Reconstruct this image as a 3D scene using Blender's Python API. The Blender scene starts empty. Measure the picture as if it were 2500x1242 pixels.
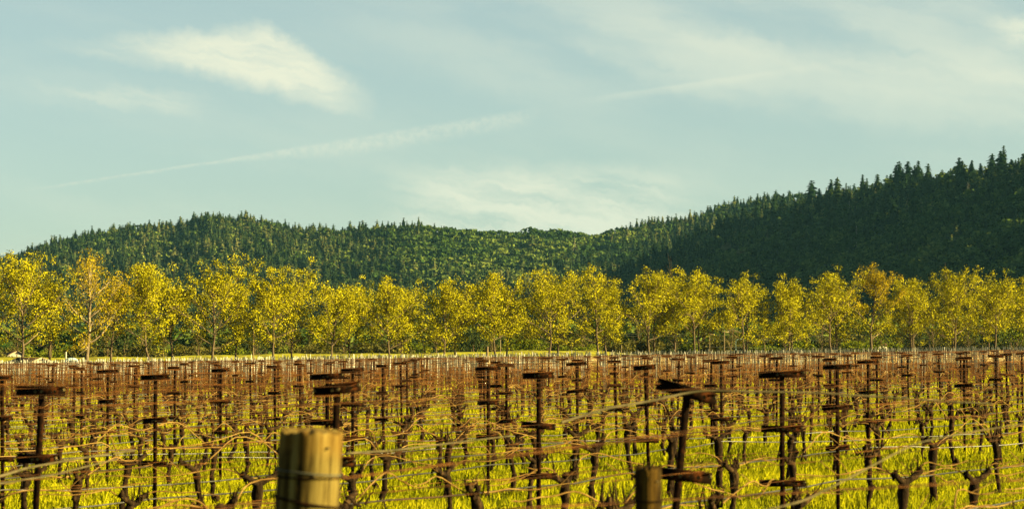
import bpy, math, random
import numpy as np
from mathutils import Matrix, Vector
R = math.radians
rng = np.random.default_rng(7)
random.seed(7)
scene = bpy.context.scene
COL = scene.collection

# ------------------------------------------------------------------ camera, sky, sun, exposure
F = 5500.0                       # focal length in pixels of the 2500 px wide photograph
CAMZ = 1.9
HZ = 858.0                       # horizon row at the picture's centre column
cam_d = bpy.data.cameras.new('camera')
cam = bpy.data.objects.new('camera', cam_d)
COL.objects.link(cam)
cam_d.sensor_width = 36.0
cam_d.lens = 36.0 * F / 2500
cam_d.clip_start = 0.1
cam_d.clip_end = 20000
cam.location = (0, 0, CAMZ)
cam.rotation_euler = (R(90) + math.atan((HZ - 621) / F), 0, 0)
cam_d.dof.use_dof = True
cam_d.dof.focus_distance = 260
cam_d.dof.aperture_fstop = 6.0
scene.camera = cam

SUN_EL, SUN_AZ = 17.0, 103.0     # azimuth clockwise from +Y (the viewing direction)
sun_d = bpy.data.lights.new('sun', 'SUN')
sun = bpy.data.objects.new('sun', sun_d)
COL.objects.link(sun)
sun_d.energy = 5.0
sun_d.angle = R(0.5)
sun_d.color = (1.0, 0.80, 0.34)
sdir = Vector((math.sin(R(SUN_AZ)) * math.cos(R(SUN_EL)), math.cos(R(SUN_AZ)) * math.cos(R(SUN_EL)), math.sin(R(SUN_EL))))
sun.rotation_euler = sdir.to_track_quat('Z', 'Y').to_euler()
sun.location = (60, -20, 60)

scene.view_settings.view_transform = 'Standard'
scene.view_settings.look = 'None'
scene.view_settings.gamma = 1
scene.view_settings.exposure = 2.65
scene.cycles.max_bounces = 6
scene.cycles.diffuse_bounces = 2
scene.cycles.transmission_bounces = 3
scene.cycles.volume_bounces = 0
scene.cycles.use_denoising = True

world = bpy.data.worlds.new('World')
scene.world = world
world.use_nodes = True
NT = world.node_tree
NT.nodes.clear()


class NX:
    """tiny expression helper for shader math nodes"""
    def __init__(s, nt): s.nt = nt
    def m(s, op, a, b=None, c=None):
        n = s.nt.nodes.new('ShaderNodeMath'); n.operation = op
        for i, v in enumerate((a, b, c)):
            if v is None: continue
            if isinstance(v, (int, float)): n.inputs[i].default_value = v
            else: s.nt.links.new(v, n.inputs[i])
        return n.outputs[0]
    def add(s, a, b): return s.m('ADD', a, b)
    def sub(s, a, b): return s.m('SUBTRACT', a, b)
    def mul(s, a, b): return s.m('MULTIPLY', a, b)
    def mn(s, a, b): return s.m('MINIMUM', a, b)
    def mx(s, a, b): return s.m('MAXIMUM', a, b)
    def lin(s, x, k, b): return s.m('MULTIPLY_ADD', x, k, b)
    def ss(s, v, lo, hi):
        n = s.nt.nodes.new('ShaderNodeMapRange'); n.interpolation_type = 'SMOOTHSTEP'
        s.nt.links.new(v, n.inputs[0]); n.inputs[1].default_value = lo; n.inputs[2].default_value = hi
        return n.outputs[0]
    def vec(s, x, y, z=0.0):
        n = s.nt.nodes.new('ShaderNodeCombineXYZ')
        for i, v in enumerate((x, y, z)):
            if isinstance(v, (int, float)): n.inputs[i].default_value = v
            else: s.nt.links.new(v, n.inputs[i])
        return n.outputs[0]
    def noise(s, vec, scale, detail=4, rough=0.55):
        n = s.nt.nodes.new('ShaderNodeTexNoise'); n.inputs['Scale'].default_value = scale
        n.inputs['Detail'].default_value = detail; n.inputs['Roughness'].default_value = rough
        s.nt.links.new(vec, n.inputs['Vector'])
        return n.outputs[0]
    def mix(s, f, a, b, mode='MIX'):
        n = s.nt.nodes.new('ShaderNodeMix'); n.data_type = 'RGBA'; n.blend_type = mode
        for sock, v in ((n.inputs[0], f), (n.inputs[6], a), (n.inputs[7], b)):
            if isinstance(v, (int, float)): sock.default_value = v
            elif isinstance(v, tuple): sock.default_value = (*v, 1)
            else: s.nt.links.new(v, sock)
        return n.outputs[2]


def build_world():
    x = NX(NT)
    sky = NT.nodes.new('ShaderNodeTexSky'); sky.sky_type = 'NISHITA'; sky.sun_disc = False
    sky.sun_elevation = R(SUN_EL); sky.sun_rotation = R(SUN_AZ)
    sky.air_density = 1.0; sky.dust_density = 0.6; sky.ozone_density = 1.5; sky.altitude = 50
    tc = NT.nodes.new('ShaderNodeTexCoord')
    sep = NT.nodes.new('ShaderNodeSeparateXYZ'); NT.links.new(tc.outputs['Generated'], sep.inputs[0])
    dx, dy, dz = sep.outputs
    lon = x.m('ARCTAN2', dx, dy); lat = x.m('ARCSINE', dz)
    U0 = x.lin(lon, 55.0, 12.5); V0 = x.lin(lat, -55.0, 8.58)      # cloud chart: one unit is about one degree
    P0 = x.vec(U0, V0)
    w1 = x.sub(x.noise(P0, 1.4, 6, 0.66), 0.5); w2 = x.sub(x.noise(x.vec(x.add(U0, 31.0), V0), 1.4, 6, 0.66), 0.5)
    U = x.add(U0, x.mul(w1, 0.9)); V = x.add(V0, x.mul(w2, 0.62))
    # fibres run gently down to the right
    A = x.add(x.mul(U, 0.98), x.mul(V, 0.20)); B = x.sub(x.mul(V, 0.98), x.mul(U, 0.20))
    fib = x.noise(x.vec(x.mul(A, 0.35), x.mul(B, 2.2)), 1.0, 6, 0.6)
    fib2 = x.noise(x.vec(x.add(x.mul(A, 0.16), 9.0), x.mul(B, 0.8)), 1.0, 5, 0.5)
    # the big bright wedge of cloud
    t = x.sub(U, 2.0)
    low = x.add(x.lin(t, 0.115, 1.52), x.mul(x.mul(t, t), 0.0165))
    up = x.mx(x.lin(t, -0.115, 1.17), x.lin(U, 0.62, -3.40))
    d1 = x.sub(low, V); d2 = x.sub(V, up); d3 = x.sub(8.95, x.add(U, x.mul(x.sub(V, 2.0), -0.1)))
    body = x.mul(x.mul(x.ss(d1, -0.16, 0.50), x.ss(d2, -0.24, 0.42)), x.ss(d3, -0.5, 1.5))
    dens = x.mul(x.ss(U, 1.0, 5.2), 1.0)
    main = x.mul(body, x.add(x.mul(x.ss(fib, 0.25, 0.62), x.sub(1.0, x.mul(dens, 0.5))), x.mul(dens, 0.5)))
    main = x.mul(main, x.lin(dens, 0.42, 0.60))
    # trail
    cl = x.lin(U0, -0.165, 4.86)
    V3 = x.add(V0, x.mul(w2, 0.10))
    wide = x.lin(x.ss(U0, 5.0, 9.0), 0.34, 0.08)
    dd = x.m('DIVIDE', x.sub(V3, x.sub(cl, 0.02)), wide)
    trail = x.mul(x.ss(dd, -0.25, 0.15), x.sub(1.0, x.ss(dd, 0.35, 1.15)))
    mott = x.ss(x.noise(P0, 6.0, 5, 0.7), 0.36, 0.64)
    trail = x.mul(trail, x.lin(mott, 0.22, 0.10))
    trail = x.mul(trail, x.mul(x.ss(U0, 0.3, 2.2), x.sub(1.0, x.ss(U0, 12.4, 13.4))))
    cl2 = x.lin(U0, -0.135, 4.34)
    de = x.m('DIVIDE', x.sub(V3, cl2), 0.22)
    tr2 = x.mul(x.mul(x.ss(de, -0.2, 0.12), x.sub(1.0, x.ss(de, 0.2, 1.1))), x.mul(x.ss(U0, 14.0, 15.4), x.sub(1.0, x.ss(U0, 16.6, 21.0))))
    tr2 = x.mul(tr2, 0.17)
    # the broad veil at upper right
    vm = x.mul(x.ss(U, 7.0, 17.0), x.mul(x.sub(1.0, x.ss(x.sub(V, x.mul(U, 0.10)), 0.2, 1.5)), x.ss(V, -1.5, 0.9)))
    band = x.sub(V, x.lin(U, 0.15, -1.55))
    bnd = x.mul(x.mul(x.ss(band, -0.75, -0.05), x.sub(1.0, x.ss(band, 0.05, 0.85))), x.ss(U, 11, 22))
    veil = x.add(x.mul(vm, x.mul(x.ss(fib2, 0.30, 0.62), 0.34)), x.mul(bnd, 0.24))
    # patches low over the hills
    hm = x.mul(x.mul(x.ss(U, 8.8, 11.2), x.sub(1.0, x.ss(U, 14.6, 18.4))), x.mul(x.ss(V, 3.8, 4.6), x.sub(1.0, x.ss(V, 5.6, 7.4))))
    hor = x.mul(hm, x.mul(x.ss(fib, 0.26, 0.64), 0.72))
    puff = x.mul(x.mul(x.ss(U, 23.6, 24.8), x.ss(V, 0.45, 0.9)), x.sub(1.0, x.ss(V, 1.0, 1.6)))
    puff = x.mul(puff, x.mul(x.ss(fib, 0.38, 0.6), 0.5))
    lf = x.mul(x.mul(x.ss(U, -0.5, 3.4), x.sub(1.0, x.ss(U, 3.9, 5.6))), x.mul(x.ss(x.sub(V, x.mul(U, 0.08)), 1.85, 2.2), x.sub(1.0, x.ss(x.sub(V, x.mul(U, 0.08)), 2.3, 2.7))))
    lf = x.mul(lf, x.mul(x.ss(fib, 0.36, 0.62), 0.35))
    gen = x.mul(x.ss(fib2, 0.35, 0.8), 0.16)
    al = x.mx(main, x.add(x.add(x.add(trail, tr2), x.add(hor, puff)), x.add(x.add(veil, lf), gen)))
    al = x.mn(al, 0.95)
    tint = x.mix(1.0, sky.outputs[0], SKY_TINT, 'MULTIPLY')
    hi = x.ss(lat, R(10), R(38))                                   # veil cut back above the view to dim the sky's fill light
    base = x.mix(x.mul(x.sub(1.0, hi), SKY_VEIL), tint, SKY_VEILCOL)
    al = x.mul(al, x.sub(1.0, x.mul(hi, .85)))
    colr = x.mix(al, base, CLOUD)
    bg = NT.nodes.new('ShaderNodeBackground'); bg.inputs[1].default_value = 0.05
    NT.links.new(colr, bg.inputs[0])
    out = NT.nodes.new('ShaderNodeOutputWorld'); NT.links.new(bg.outputs[0], out.inputs[0])


SKY_TINT = (0.44, 0.495, 0.475)
SKY_VEIL = 0.56
SKY_VEILCOL = (1.58, 1.93, 1.69)
CLOUD = (2.8, 2.85, 2.2)
build_world()


# ------------------------------------------------------------------ helpers
def gz(X, Y=0):
    return 0.0132 * 300 * np.tanh(np.asarray(X, float) / 300)


def tag(o, label=None, cat=None, group=None, kind=None):
    for k, v in (('label', label), ('category', cat), ('group', group), ('kind', kind)):
        if v: o[k] = v
    return o


def empty(name, loc, rz=0.0):
    o = bpy.data.objects.new(name, None)
    o.empty_display_size = 0.2
    o.location = loc; o.rotation_euler = (0, 0, rz)
    COL.objects.link(o)
    return o


def lens(a, k): return np.full(len(a), k)


class MB:
    """collects raw vertices and faces, builds one mesh"""
    def __init__(s): s.v = []; s.f = []; s.t = []; s.n = 0; s.mi = []
    def add(s, v, f, tint=0.5, mat=0):
        v = np.asarray(v, np.float32).reshape(-1, 3); f = np.asarray(f, np.int64)
        s.v.append(v); s.f.append(f + s.n); s.n += len(v)
        s.t.append(np.broadcast_to(np.asarray(tint, np.float32), (len(v),)).copy())
        s.mi.append(np.full(len(f), mat, np.int32))
        return s
    def box(s, c, d, rot=None, tint=0.5, mat=0):
        v = np.array([[x, y, z] for z in (-.5, .5) for y in (-.5, .5) for x in (-.5, .5)]) * np.array(d)
        if rot is not None: v = v @ np.array(rot).T
        return s.add(v + np.array(c), [[0, 2, 3, 1], [4, 5, 7, 6], [0, 1, 5, 4], [2, 6, 7, 3], [0, 4, 6, 2], [1, 3, 7, 5]], tint, mat)
    def tube(s, path, r, k=5, tint=0.5, mat=0, cap=True):
        v, f = tube(path, r, k)
        s.add(v, f, tint, mat)
        if cap:
            n = len(path); cc = np.asarray(path, float)[[0, -1]]
            b = len(v)
            tri = [[j, b, (j + 1) % k] for j in range(k)] + [[(n - 1) * k + j, (n - 1) * k + (j + 1) % k, b + 1] for j in range(k)]
            tt = np.asarray(tint, np.float32)
            s.add(np.vstack([v, cc]), tri, np.append(tt, tt[[0, -1]]) if tt.ndim else tt, mat)
        return s
    def mesh(s, name, mats, smooth=False):
        me = bpy.data.meshes.new(name)
        V = np.vstack(s.v) if s.v else np.zeros((0, 3), np.float32)
        loops = np.concatenate([f.ravel() for f in s.f])
        sizes = np.concatenate([lens(f, f.shape[1]) for f in s.f])
        me.vertices.add(len(V)); me.vertices.foreach_set('co', V.ravel())
        me.loops.add(len(loops)); me.loops.foreach_set('vertex_index', loops.astype(np.int32))
        me.polygons.add(len(sizes))
        me.polygons.foreach_set('loop_start', np.concatenate([[0], np.cumsum(sizes)[:-1]]).astype(np.int32))
        me.polygons.foreach_set('loop_total', sizes.astype(np.int32))
        me.polygons.foreach_set('material_index', np.concatenate(s.mi))
        if smooth: me.polygons.foreach_set('use_smooth', np.ones(len(sizes), bool))
        at = me.attributes.new('tint', 'FLOAT', 'POINT')
        at.data.foreach_set('value', np.concatenate(s.t))
        for m in (mats if isinstance(mats, (list, tuple)) else [mats]): me.materials.append(m)
        me.update(calc_edges=True)
        return me
    def obj(s, name, mats, parent=None, smooth=False):
        o = bpy.data.objects.new(name, s.mesh(name, mats, smooth))
        COL.objects.link(o)
        if parent: o.parent = parent
        return o


def tube(path, r, k=5):
    P = np.asarray(path, float); n = len(P)
    r = np.broadcast_to(np.asarray(r, float), (n,))
    T = np.gradient(P, axis=0); T /= np.linalg.norm(T, axis=1)[:, None] + 1e-9
    a = np.array([0, 0, 1.0]) if abs(T[0][2]) < 0.8 else np.array([1.0, 0, 0])
    V = np.zeros((n, k, 3)); ang = np.arange(k) * 2 * np.pi / k
    N = np.cross(T[0], a); N /= np.linalg.norm(N)
    for i in range(n):
        N = N - T[i] * N.dot(T[i]); N /= np.linalg.norm(N) + 1e-9
        Bn = np.cross(T[i], N)
        V[i] = P[i] + r[i] * (np.cos(ang)[:, None] * N + np.sin(ang)[:, None] * Bn)
    i = np.repeat(np.arange(n - 1), k); j = np.tile(np.arange(k), n - 1); j2 = (j + 1) % k
    return V.reshape(-1, 3), np.c_[i * k + j, i * k + j2, (i + 1) * k + j2, (i + 1) * k + j]


def scatter(mb, protos, pos, rot, scl, tint, which, mat=0):
    """numpy copies of small proto meshes into one mesh (for uncountable masses)"""
    for w, (pv, pf, pt) in enumerate(protos):
        s = which == w
        if not s.any(): continue
        p, r, sc, ti = pos[s], rot[s], scl[s], tint[s]
        c, sn = np.cos(r), np.sin(r)
        v = pv[None] * sc[:, None, :]
        x = v[..., 0] * c[:, None] - v[..., 1] * sn[:, None]; y = v[..., 0] * sn[:, None] + v[..., 1] * c[:, None]
        v = np.stack([x, y, v[..., 2]], -1) + p[:, None]
        f = pf[None] + (np.arange(len(p)) * len(pv))[:, None, None]
        t = np.clip(pt[None] + (ti - 0.5)[:, None], 0, 1)
        mb.add(v.reshape(-1, 3), f.reshape(-1, pf.shape[1]), t.ravel(), mat)


def rot_euler(a, b, c): return np.array(Matrix.Rotation(c, 3, 'Z') @ Matrix.Rotation(b, 3, 'Y') @ Matrix.Rotation(a, 3, 'X'))


def px(x, Y): return (x - 1250) / F * Y
def pz(x, y, Y): return (HZ - y) / F * Y + CAMZ


# ------------------------------------------------------------------ materials
ALB = 0.5                        # stops below are relative; this brings them to real-world reflectance


def mat_new(name):
    m = bpy.data.materials.new(name); m.use_nodes = True
    nt = m.node_tree; nt.nodes.clear()
    out = nt.nodes.new('ShaderNodeOutputMaterial')
    return m, nt, out


def ramp(nt, fac, stops):
    n = nt.nodes.new('ShaderNodeValToRGB'); e = n.color_ramp.elements
    while len(e) < len(stops): e.new(0.5)
    for el, (p, c) in zip(e, stops): el.position = p; el.color = (*[q * ALB for q in c], 1)
    nt.links.new(fac, n.inputs[0])
    return n.outputs[0]


def surf(name, stops, scale=8.0, rough=0.85, detail=5, bump=0.0, stretch=(1, 1, 1), metallic=0.0, use_tint=0.0, spec=0.05, obj_rand=0.0, bscale=None):
    m, nt, out = mat_new(name); x = NX(nt)
    tc = nt.nodes.new('ShaderNodeTexCoord'); mp = nt.nodes.new('ShaderNodeMapping')
    mp.inputs['Scale'].default_value = stretch
    nt.links.new(tc.outputs['Object'], mp.inputs[0])
    f = x.noise(mp.outputs[0], scale, detail, 0.6)
    f = x.ss(f, 0.25, 0.75)
    if use_tint:
        at = nt.nodes.new('ShaderNodeAttribute'); at.attribute_name = 'tint'
        f = x.add(x.mul(f, 1 - use_tint), x.mul(at.outputs['Fac'], use_tint))
    if obj_rand:
        oi = nt.nodes.new('ShaderNodeObjectInfo')
        f = x.add(x.mul(f, 1 - obj_rand), x.mul(oi.outputs['Random'], obj_rand))
    c = ramp(nt, f, stops)
    b = nt.nodes.new('ShaderNodeBsdfPrincipled')
    nt.links.new(c, b.inputs['Base Color']); b.inputs['Roughness'].default_value = rough
    b.inputs['Metallic'].default_value = metallic; b.inputs['Specular IOR Level'].default_value = spec
    if bump:
        bn = nt.nodes.new('ShaderNodeBump'); bn.inputs['Strength'].default_value = 1.0; bn.inputs['Distance'].default_value = bump
        nt.links.new(x.noise(mp.outputs[0], bscale or scale * 3, 6, 0.65), bn.inputs['Height']); nt.links.new(bn.outputs[0], b.inputs['Normal'])
    nt.links.new(b.outputs[0], out.inputs[0])
    return m


def leafy(name, stops, trans=0.35, scale=0.5, tint=0.6, obj_rand=0.0):
    m, nt, out = mat_new(name); x = NX(nt)
    tc = nt.nodes.new('ShaderNodeTexCoord')
    f = x.ss(x.noise(tc.outputs['Object'], scale, 3, 0.6), 0.25, 0.75)
    at = nt.nodes.new('ShaderNodeAttribute'); at.attribute_name = 'tint'
    f = x.add(x.mul(f, 1 - tint), x.mul(at.outputs['Fac'], tint))
    if obj_rand:
        oi = nt.nodes.new('ShaderNodeObjectInfo')
        f = x.add(x.mul(f, 1 - obj_rand), x.mul(oi.outputs['Random'], obj_rand))
    c = ramp(nt, f, stops)
    d = nt.nodes.new('ShaderNodeBsdfDiffuse'); t = nt.nodes.new('ShaderNodeBsdfTranslucent')
    nt.links.new(c, d.inputs[0]); nt.links.new(c, t.inputs[0])
    mx = nt.nodes.new('ShaderNodeMixShader'); mx.inputs[0].default_value = trans
    nt.links.new(d.outputs[0], mx.inputs[1]); nt.links.new(t.outputs[0], mx.inputs[2])
    nt.links.new(mx.outputs[0], out.inputs[0])
    return m


M = {}
M['ground'] = None
M['rust'] = surf('rusty_steel', [(0, (.005, .0025, .0015)), (.6, (.012, .005, .002)), (1, (.085, .026, .006))], 14, .95, bump=.001, spec=.04)
M['rust_wire'] = surf('rusty_wire', [(0, (.012, .005, .002)), (.5, (.06, .023, .006)), (1, (.26, .10, .022))], 3, .9, spec=.08)
M['bolt'] = surf('bolt_steel', [(0, (.06, .045, .02)), (1, (.20, .15, .07))], 20, .7, metallic=.3)
M['galv'] = surf('galvanised_steel', [(0, (.03, .045, .04)), (.6, (.10, .10, .075)), (1, (.95, .90, .72))], 3, .7, use_tint=.75, spec=.1)
M['arm_dark'] = surf('weathered_dark_steel', [(0, (.012, .009, .006)), (1, (.05, .03, .02))], 6, .95, spec=.04)
M['bark'] = surf('vine_bark', [(0, (.008, .005, .003)), (.6, (.030, .018, .009)), (1, (.11, .065, .028))], 22, .98, bump=.012, stretch=(1, 1, .35), spec=.04)
M['cane'] = surf('vine_cane', [(0, (.09, .045, .012)), (.5, (.19, .105, .026)), (1, (.50, .32, .10))], 2.5, .75, use_tint=.4)
M['cane_far'] = surf('far_vine_cane', [(0, (.02, .010, .003)), (.4, (.11, .047, .009)), (.6, (.34, .22, .07)), (1, (.90, .80, .50))], .03, .9, use_tint=.55)
M['hose'] = surf('drip_hose_plastic', [(0, (.012, .011, .010)), (1, (.05, .045, .035))], 3, .42, spec=.45)
M['oldcane'] = surf('weathered_cane', [(0, (.05, .045, .022)), (1, (.16, .13, .065))], 9, .8)
M['plane_bark'] = surf('plane_tree_bark', [(0, (.06, .042, .026)), (.55, (.20, .15, .09)), (1, (.66, .56, .38))], 1.6, .9, use_tint=.55, bump=.02)
M['leaf_yel'] = leafy('plane_leaf', [(0, (.11, .115, .006)), (.3, (.26, .25, .009)), (.7, (.56, .50, .012)), (1, (.88, .78, .03))], .13, .35)
M['leaf_gold'] = leafy('young_bronze_leaf', [(0, (.26, .18, .01)), (.5, (.52, .39, .012)), (1, (.82, .64, .02))], .30, .35)
M['leaf_green'] = leafy('fresh_green_leaf', [(0, (.05, .075, .010)), (.5, (.16, .20, .016)), (1, (.40, .42, .03))], .3, .3)
M['leaf_olive'] = leafy('olive_leaf', [(0, (.035, .04, .012)), (.5, (.12, .115, .026)), (1, (.30, .26, .06))], .25, .3)
M['leaf_dark'] = leafy('dark_leaf', [(0, (.022, .034, .014)), (.5, (.05, .07, .02)), (1, (.10, .13, .03))], .2, .3)
M['twig'] = surf('bare_twigs', [(0, (.08, .055, .03)), (1, (.24, .17, .09))], 2, .9)
M['conifer'] = leafy('conifer_needles', [(0, (.010, .024, .010)), (.5, (.055, .085, .024)), (1, (.36, .33, .11))], .12, .02, .75)  # ramp top raised and warmed: sunlit highlights put into the needle colour
M['conifer_i'] = leafy('conifer_needles_shaded', [(0, (.008, .024, .010)), (.5, (.022, .045, .016)), (1, (.075, .095, .030))], .12, .03, .35, .45)  # darkened needle copy, the right hill's shade put into the colour
M['conifer_pale'] = leafy('pale_conifer_needles', [(0, (.10, .10, .05)), (1, (.24, .21, .10))], .12, .1, .5)
M['oak'] = leafy('hill_broadleaf', [(0, (.012, .034, .008)), (.5, (.060, .105, .020)), (1, (.26, .31, .06))], .2, .02, .75)
M['snag'] = surf('dead_wood', [(0, (.20, .18, .14)), (1, (.40, .36, .28))], 1, .9)
M['hillsoil'] = surf('hill_soil', [(0, (.012, .022, .009)), (1, (.04, .05, .018))], .02, 1)
M['grass'] = leafy('grass_blade', [(0, (.10, .09, .008)), (.25, (.20, .23, .008)), (.6, (.52, .50, .010)), (1, (.92, .82, .03))], .35, .6, .7)
M['bank'] = surf('bank_grass', [(0, (.16, .12, .03)), (.3, (.26, .24, .02)), (1, (.52, .50, .025))], .5, 1, stretch=(1, 1, 1))
M['roof'] = surf('brown_shingle_roof', [(0, (.03, .018, .009)), (1, (.075, .042, .02))], 3, .9)
M['trim'] = surf('pale_trim_board', [(0, (.40, .30, .18)), (1, (.55, .44, .28))], 3, .8)
M['wall'] = surf('pale_painted_wall', [(0, (.45, .42, .34)), (1, (.62, .58, .48))], 1, .8)
M['glass'] = surf('window_glass', [(0, (.02, .03, .035)), (1, (.05, .06, .06))], 1, .08, spec=.8)
M['van'] = surf('pale_blue_white_paint', [(0, (.48, .66, .70)), (1, (.62, .78, .80))], .6, .3, spec=.5)
M['tyre'] = surf('tyre_rubber', [(0, (.015, .015, .015)), (1, (.03, .03, .03))], 5, .9)
M['pole'] = surf('weathered_pole', [(0, (.16, .11, .06)), (1, (.34, .26, .15))], 2, .9, stretch=(4, 4, .5))
M['teal'] = surf('pale_teal_paint', [(0, (.22, .36, .36)), (1, (.35, .50, .48))], 2, .5)
M['lightwire'] = surf('overhead_wire', [(0, (.20, .20, .18)), (1, (.3, .3, .27))], 1, .6)


def wood_mat(name='weathered_post_wood', stops=[(0, (.015, .009, .002)), (.22, (.07, .048, .011)), (.5, (.19, .14, .036)), (1, (.38, .31, .10))]):
    m, nt, out = mat_new(name); x = NX(nt)
    tc = nt.nodes.new('ShaderNodeTexCoord'); mp = nt.nodes.new('ShaderNodeMapping')
    mp.inputs['Scale'].default_value = (30, 30, 1.4)
    nt.links.new(tc.outputs['Object'], mp.inputs[0])
    f = x.noise(mp.outputs[0], 1.0, 6, 0.6)
    blot = x.noise(tc.outputs['Object'], 7.0, 4, 0.6)
    sep = nt.nodes.new('ShaderNodeSeparateXYZ'); nt.links.new(tc.outputs['Object'], sep.inputs[0])
    c = ramp(nt, x.ss(f, .3, .72), stops)
    c2 = x.mix(x.mul(x.ss(blot, .50, .72), .55), c, (.07, .05, .012))
    # a weather-stained brown cap where rain soaks the end grain
    c3 = x.mix(x.mul(x.ss(x.add(sep.outputs[2], x.mul(x.sub(blot, .5), .12)), 1.56, 1.63), .45), c2, (.11, .06, .01))
    b = nt.nodes.new('ShaderNodeBsdfPrincipled'); nt.links.new(c3, b.inputs['Base Color']); b.inputs['Roughness'].default_value = .95; b.inputs['Specular IOR Level'].default_value = .05
    bn = nt.nodes.new('ShaderNodeBump'); bn.inputs['Distance'].default_value = .006
    nt.links.new(f, bn.inputs['Height']); nt.links.new(bn.outputs[0], b.inputs['Normal'])
    nt.links.new(b.outputs[0], out.inputs[0])
    return m


M['wood'] = wood_mat()
M['wood2'] = wood_mat('dark_post_wood', [(0, (.004, .002, .0005)), (.5, (.035, .019, .003)), (1, (.13, .075, .012))])  # darker brown stops than the thick post's wood


def ground_mat():
    m, nt, out = mat_new('field_ground'); x = NX(nt)
    tc = nt.nodes.new('ShaderNodeTexCoord'); P = tc.outputs['Object']
    sep = nt.nodes.new('ShaderNodeSeparateXYZ'); nt.links.new(P, sep.inputs[0])
    f = x.noise(P, 1.6, 6, .65); g = x.noise(P, .08, 3, .5)
    grass = ramp(nt, x.ss(f, .25, .75), [(0, (.04, .05, .008)), (.5, (.14, .16, .012)), (1, (.32, .32, .02))])
    straw = ramp(nt, x.ss(x.noise(P, .9, 5, .65), .25, .75), [(0, (.12, .08, .025)), (.5, (.34, .28, .10)), (1, (.62, .54, .28))])
    # mown straw between the rows of the far block, strongest on its right side
    far = x.ss(sep.outputs[1], 84, 96)
    k = x.mul(far, x.ss(x.add(x.add(x.mul(sep.outputs[0], .022), x.mul(g, .9)), -.1), .25, 1.15))
    mid = x.mul(x.ss(sep.outputs[1], 45, 88), .15)
    c = x.mix(x.mx(x.mul(k, .85), x.mul(mid, x.ss(g, .35, .65))), grass, straw)
    beyond = x.ss(sep.outputs[1], 420, 520)
    c = x.mix(beyond, c, (.03, .038, .01))
    b = nt.nodes.new('ShaderNodeBsdfDiffuse'); nt.links.new(c, b.inputs[0])
    bn = nt.nodes.new('ShaderNodeBump'); bn.inputs['Distance'].default_value = .08
    nt.links.new(x.noise(P, 6, 6, .7), bn.inputs['Height']); nt.links.new(bn.outputs[0], b.inputs['Normal'])
    nt.links.new(b.outputs[0], out.inputs[0])
    return m


M['ground'] = ground_mat()

# ------------------------------------------------------------------ ground, bank
def sheet(name, xs, ys, zf, mat, kind='structure', smooth=True):
    Xg, Yg = np.meshgrid(xs, ys); Z = zf(Xg, Yg)
    n, m_ = len(ys), len(xs)
    i = np.repeat(np.arange(n - 1), m_ - 1); j = np.tile(np.arange(m_ - 1), n - 1)
    f = np.c_[i * m_ + j, i * m_ + j + 1, (i + 1) * m_ + j + 1, (i + 1) * m_ + j]
    mb = MB(); mb.add(np.c_[Xg.ravel(), Yg.ravel(), Z.ravel()], f)
    o = mb.obj(name, mat, smooth=smooth)
    if kind: o['kind'] = kind
    return o


s_ = np.linspace(-1, 1, 121)
gx = np.sinh(s_ * 5) / np.sinh(5) * 3900
gy = np.concatenate([[-600, -200, -60, -20], np.linspace(0, 120, 61), np.linspace(125, 480, 60), np.geomspace(500, 4900, 30)])
sheet('ground', gx, gy, lambda X, Y: gz(X) + .025 * np.sin(X * .9) * np.sin(Y * .37) * (Y < 400), M['ground'])

AV_D = np.array([7.643, 4.751]); AV_D /= np.linalg.norm(AV_D)         # direction of the avenue
AV_N = np.array([-AV_D[1], AV_D[0]])
AV0 = np.array([px(55, 291.4), 291.4])


def bank():
    t = np.linspace(-30, 150, 91); w = np.linspace(-9, 14, 24)
    T, W = np.meshgrid(t, w)
    P = AV0[None, None] + T[..., None] * AV_D + (W[..., None] + 50) * AV_N
    h = 2.0 * np.clip(1 - np.abs(W) / 9.0, 0, 1) ** .7 * (W < 0) + (W >= 0) * 2.0 * np.clip(1 - W / 14, 0, 1)
    h = h * (1 + .05 * np.sin(T * .13) + .04 * np.sin(T * .41 + 1)) * np.clip((152 - T) / 30, 0, 1) * np.clip((T + 32) / 20, 0, 1)
    X, Y = P[..., 0], P[..., 1]
    Z = gz(X) + h - .06
    n, m_ = T.shape
    i = np.repeat(np.arange(n - 1), m_ - 1); j = np.tile(np.arange(m_ - 1), n - 1)
    mb = MB(); mb.add(np.c_[X.ravel(), Y.ravel(), Z.ravel()], np.c_[i * m_ + j, i * m_ + j + 1, (i + 1) * m_ + j + 1, (i + 1) * m_ + j])
    tag(mb.obj('grass_bank', M['bank'], smooth=True), kind='structure')


bank()

# ------------------------------------------------------------------ hills
def vnoise(X, Y, seed=0):
    """smooth value noise"""
    r = np.random.default_rng(seed).random((64, 64))
    xi = np.floor(X).astype(int); yi = np.floor(Y).astype(int); fx = X - xi; fy = Y - yi
    fx = fx * fx * (3 - 2 * fx); fy = fy * fy * (3 - 2 * fy)
    g = lambda a, b: r[a % 64, b % 64]
    return (g(xi, yi) * (1 - fx) + g(xi + 1, yi) * fx) * (1 - fy) + (g(xi, yi + 1) * (1 - fx) + g(xi + 1, yi + 1) * fx) * fy


LH = np.array([[-700, 735], [-250, 680], [0, 645], [60, 630], [150, 598], [280, 572], [330, 566], [430, 563], [510, 538], [560, 546], [640, 553], [690, 562], [730, 572], [850, 573],
               [930, 567], [1000, 560], [1060, 568], [1130, 575], [1200, 583], [1300, 578], [1380, 580], [1450, 590], [1550, 568], [1650, 553], [1700, 543], [1790, 512], [1900, 492], [2100, 480], [2400, 490], [2700, 520]], float)


def lh_crest(X, Y):
    u = X / np.maximum(Y, 1) * F + 1250
    y = np.interp(u, LH[:, 0], LH[:, 1])
    return u, y


LY0, LY1 = 2150.0, 2950.0


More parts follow.
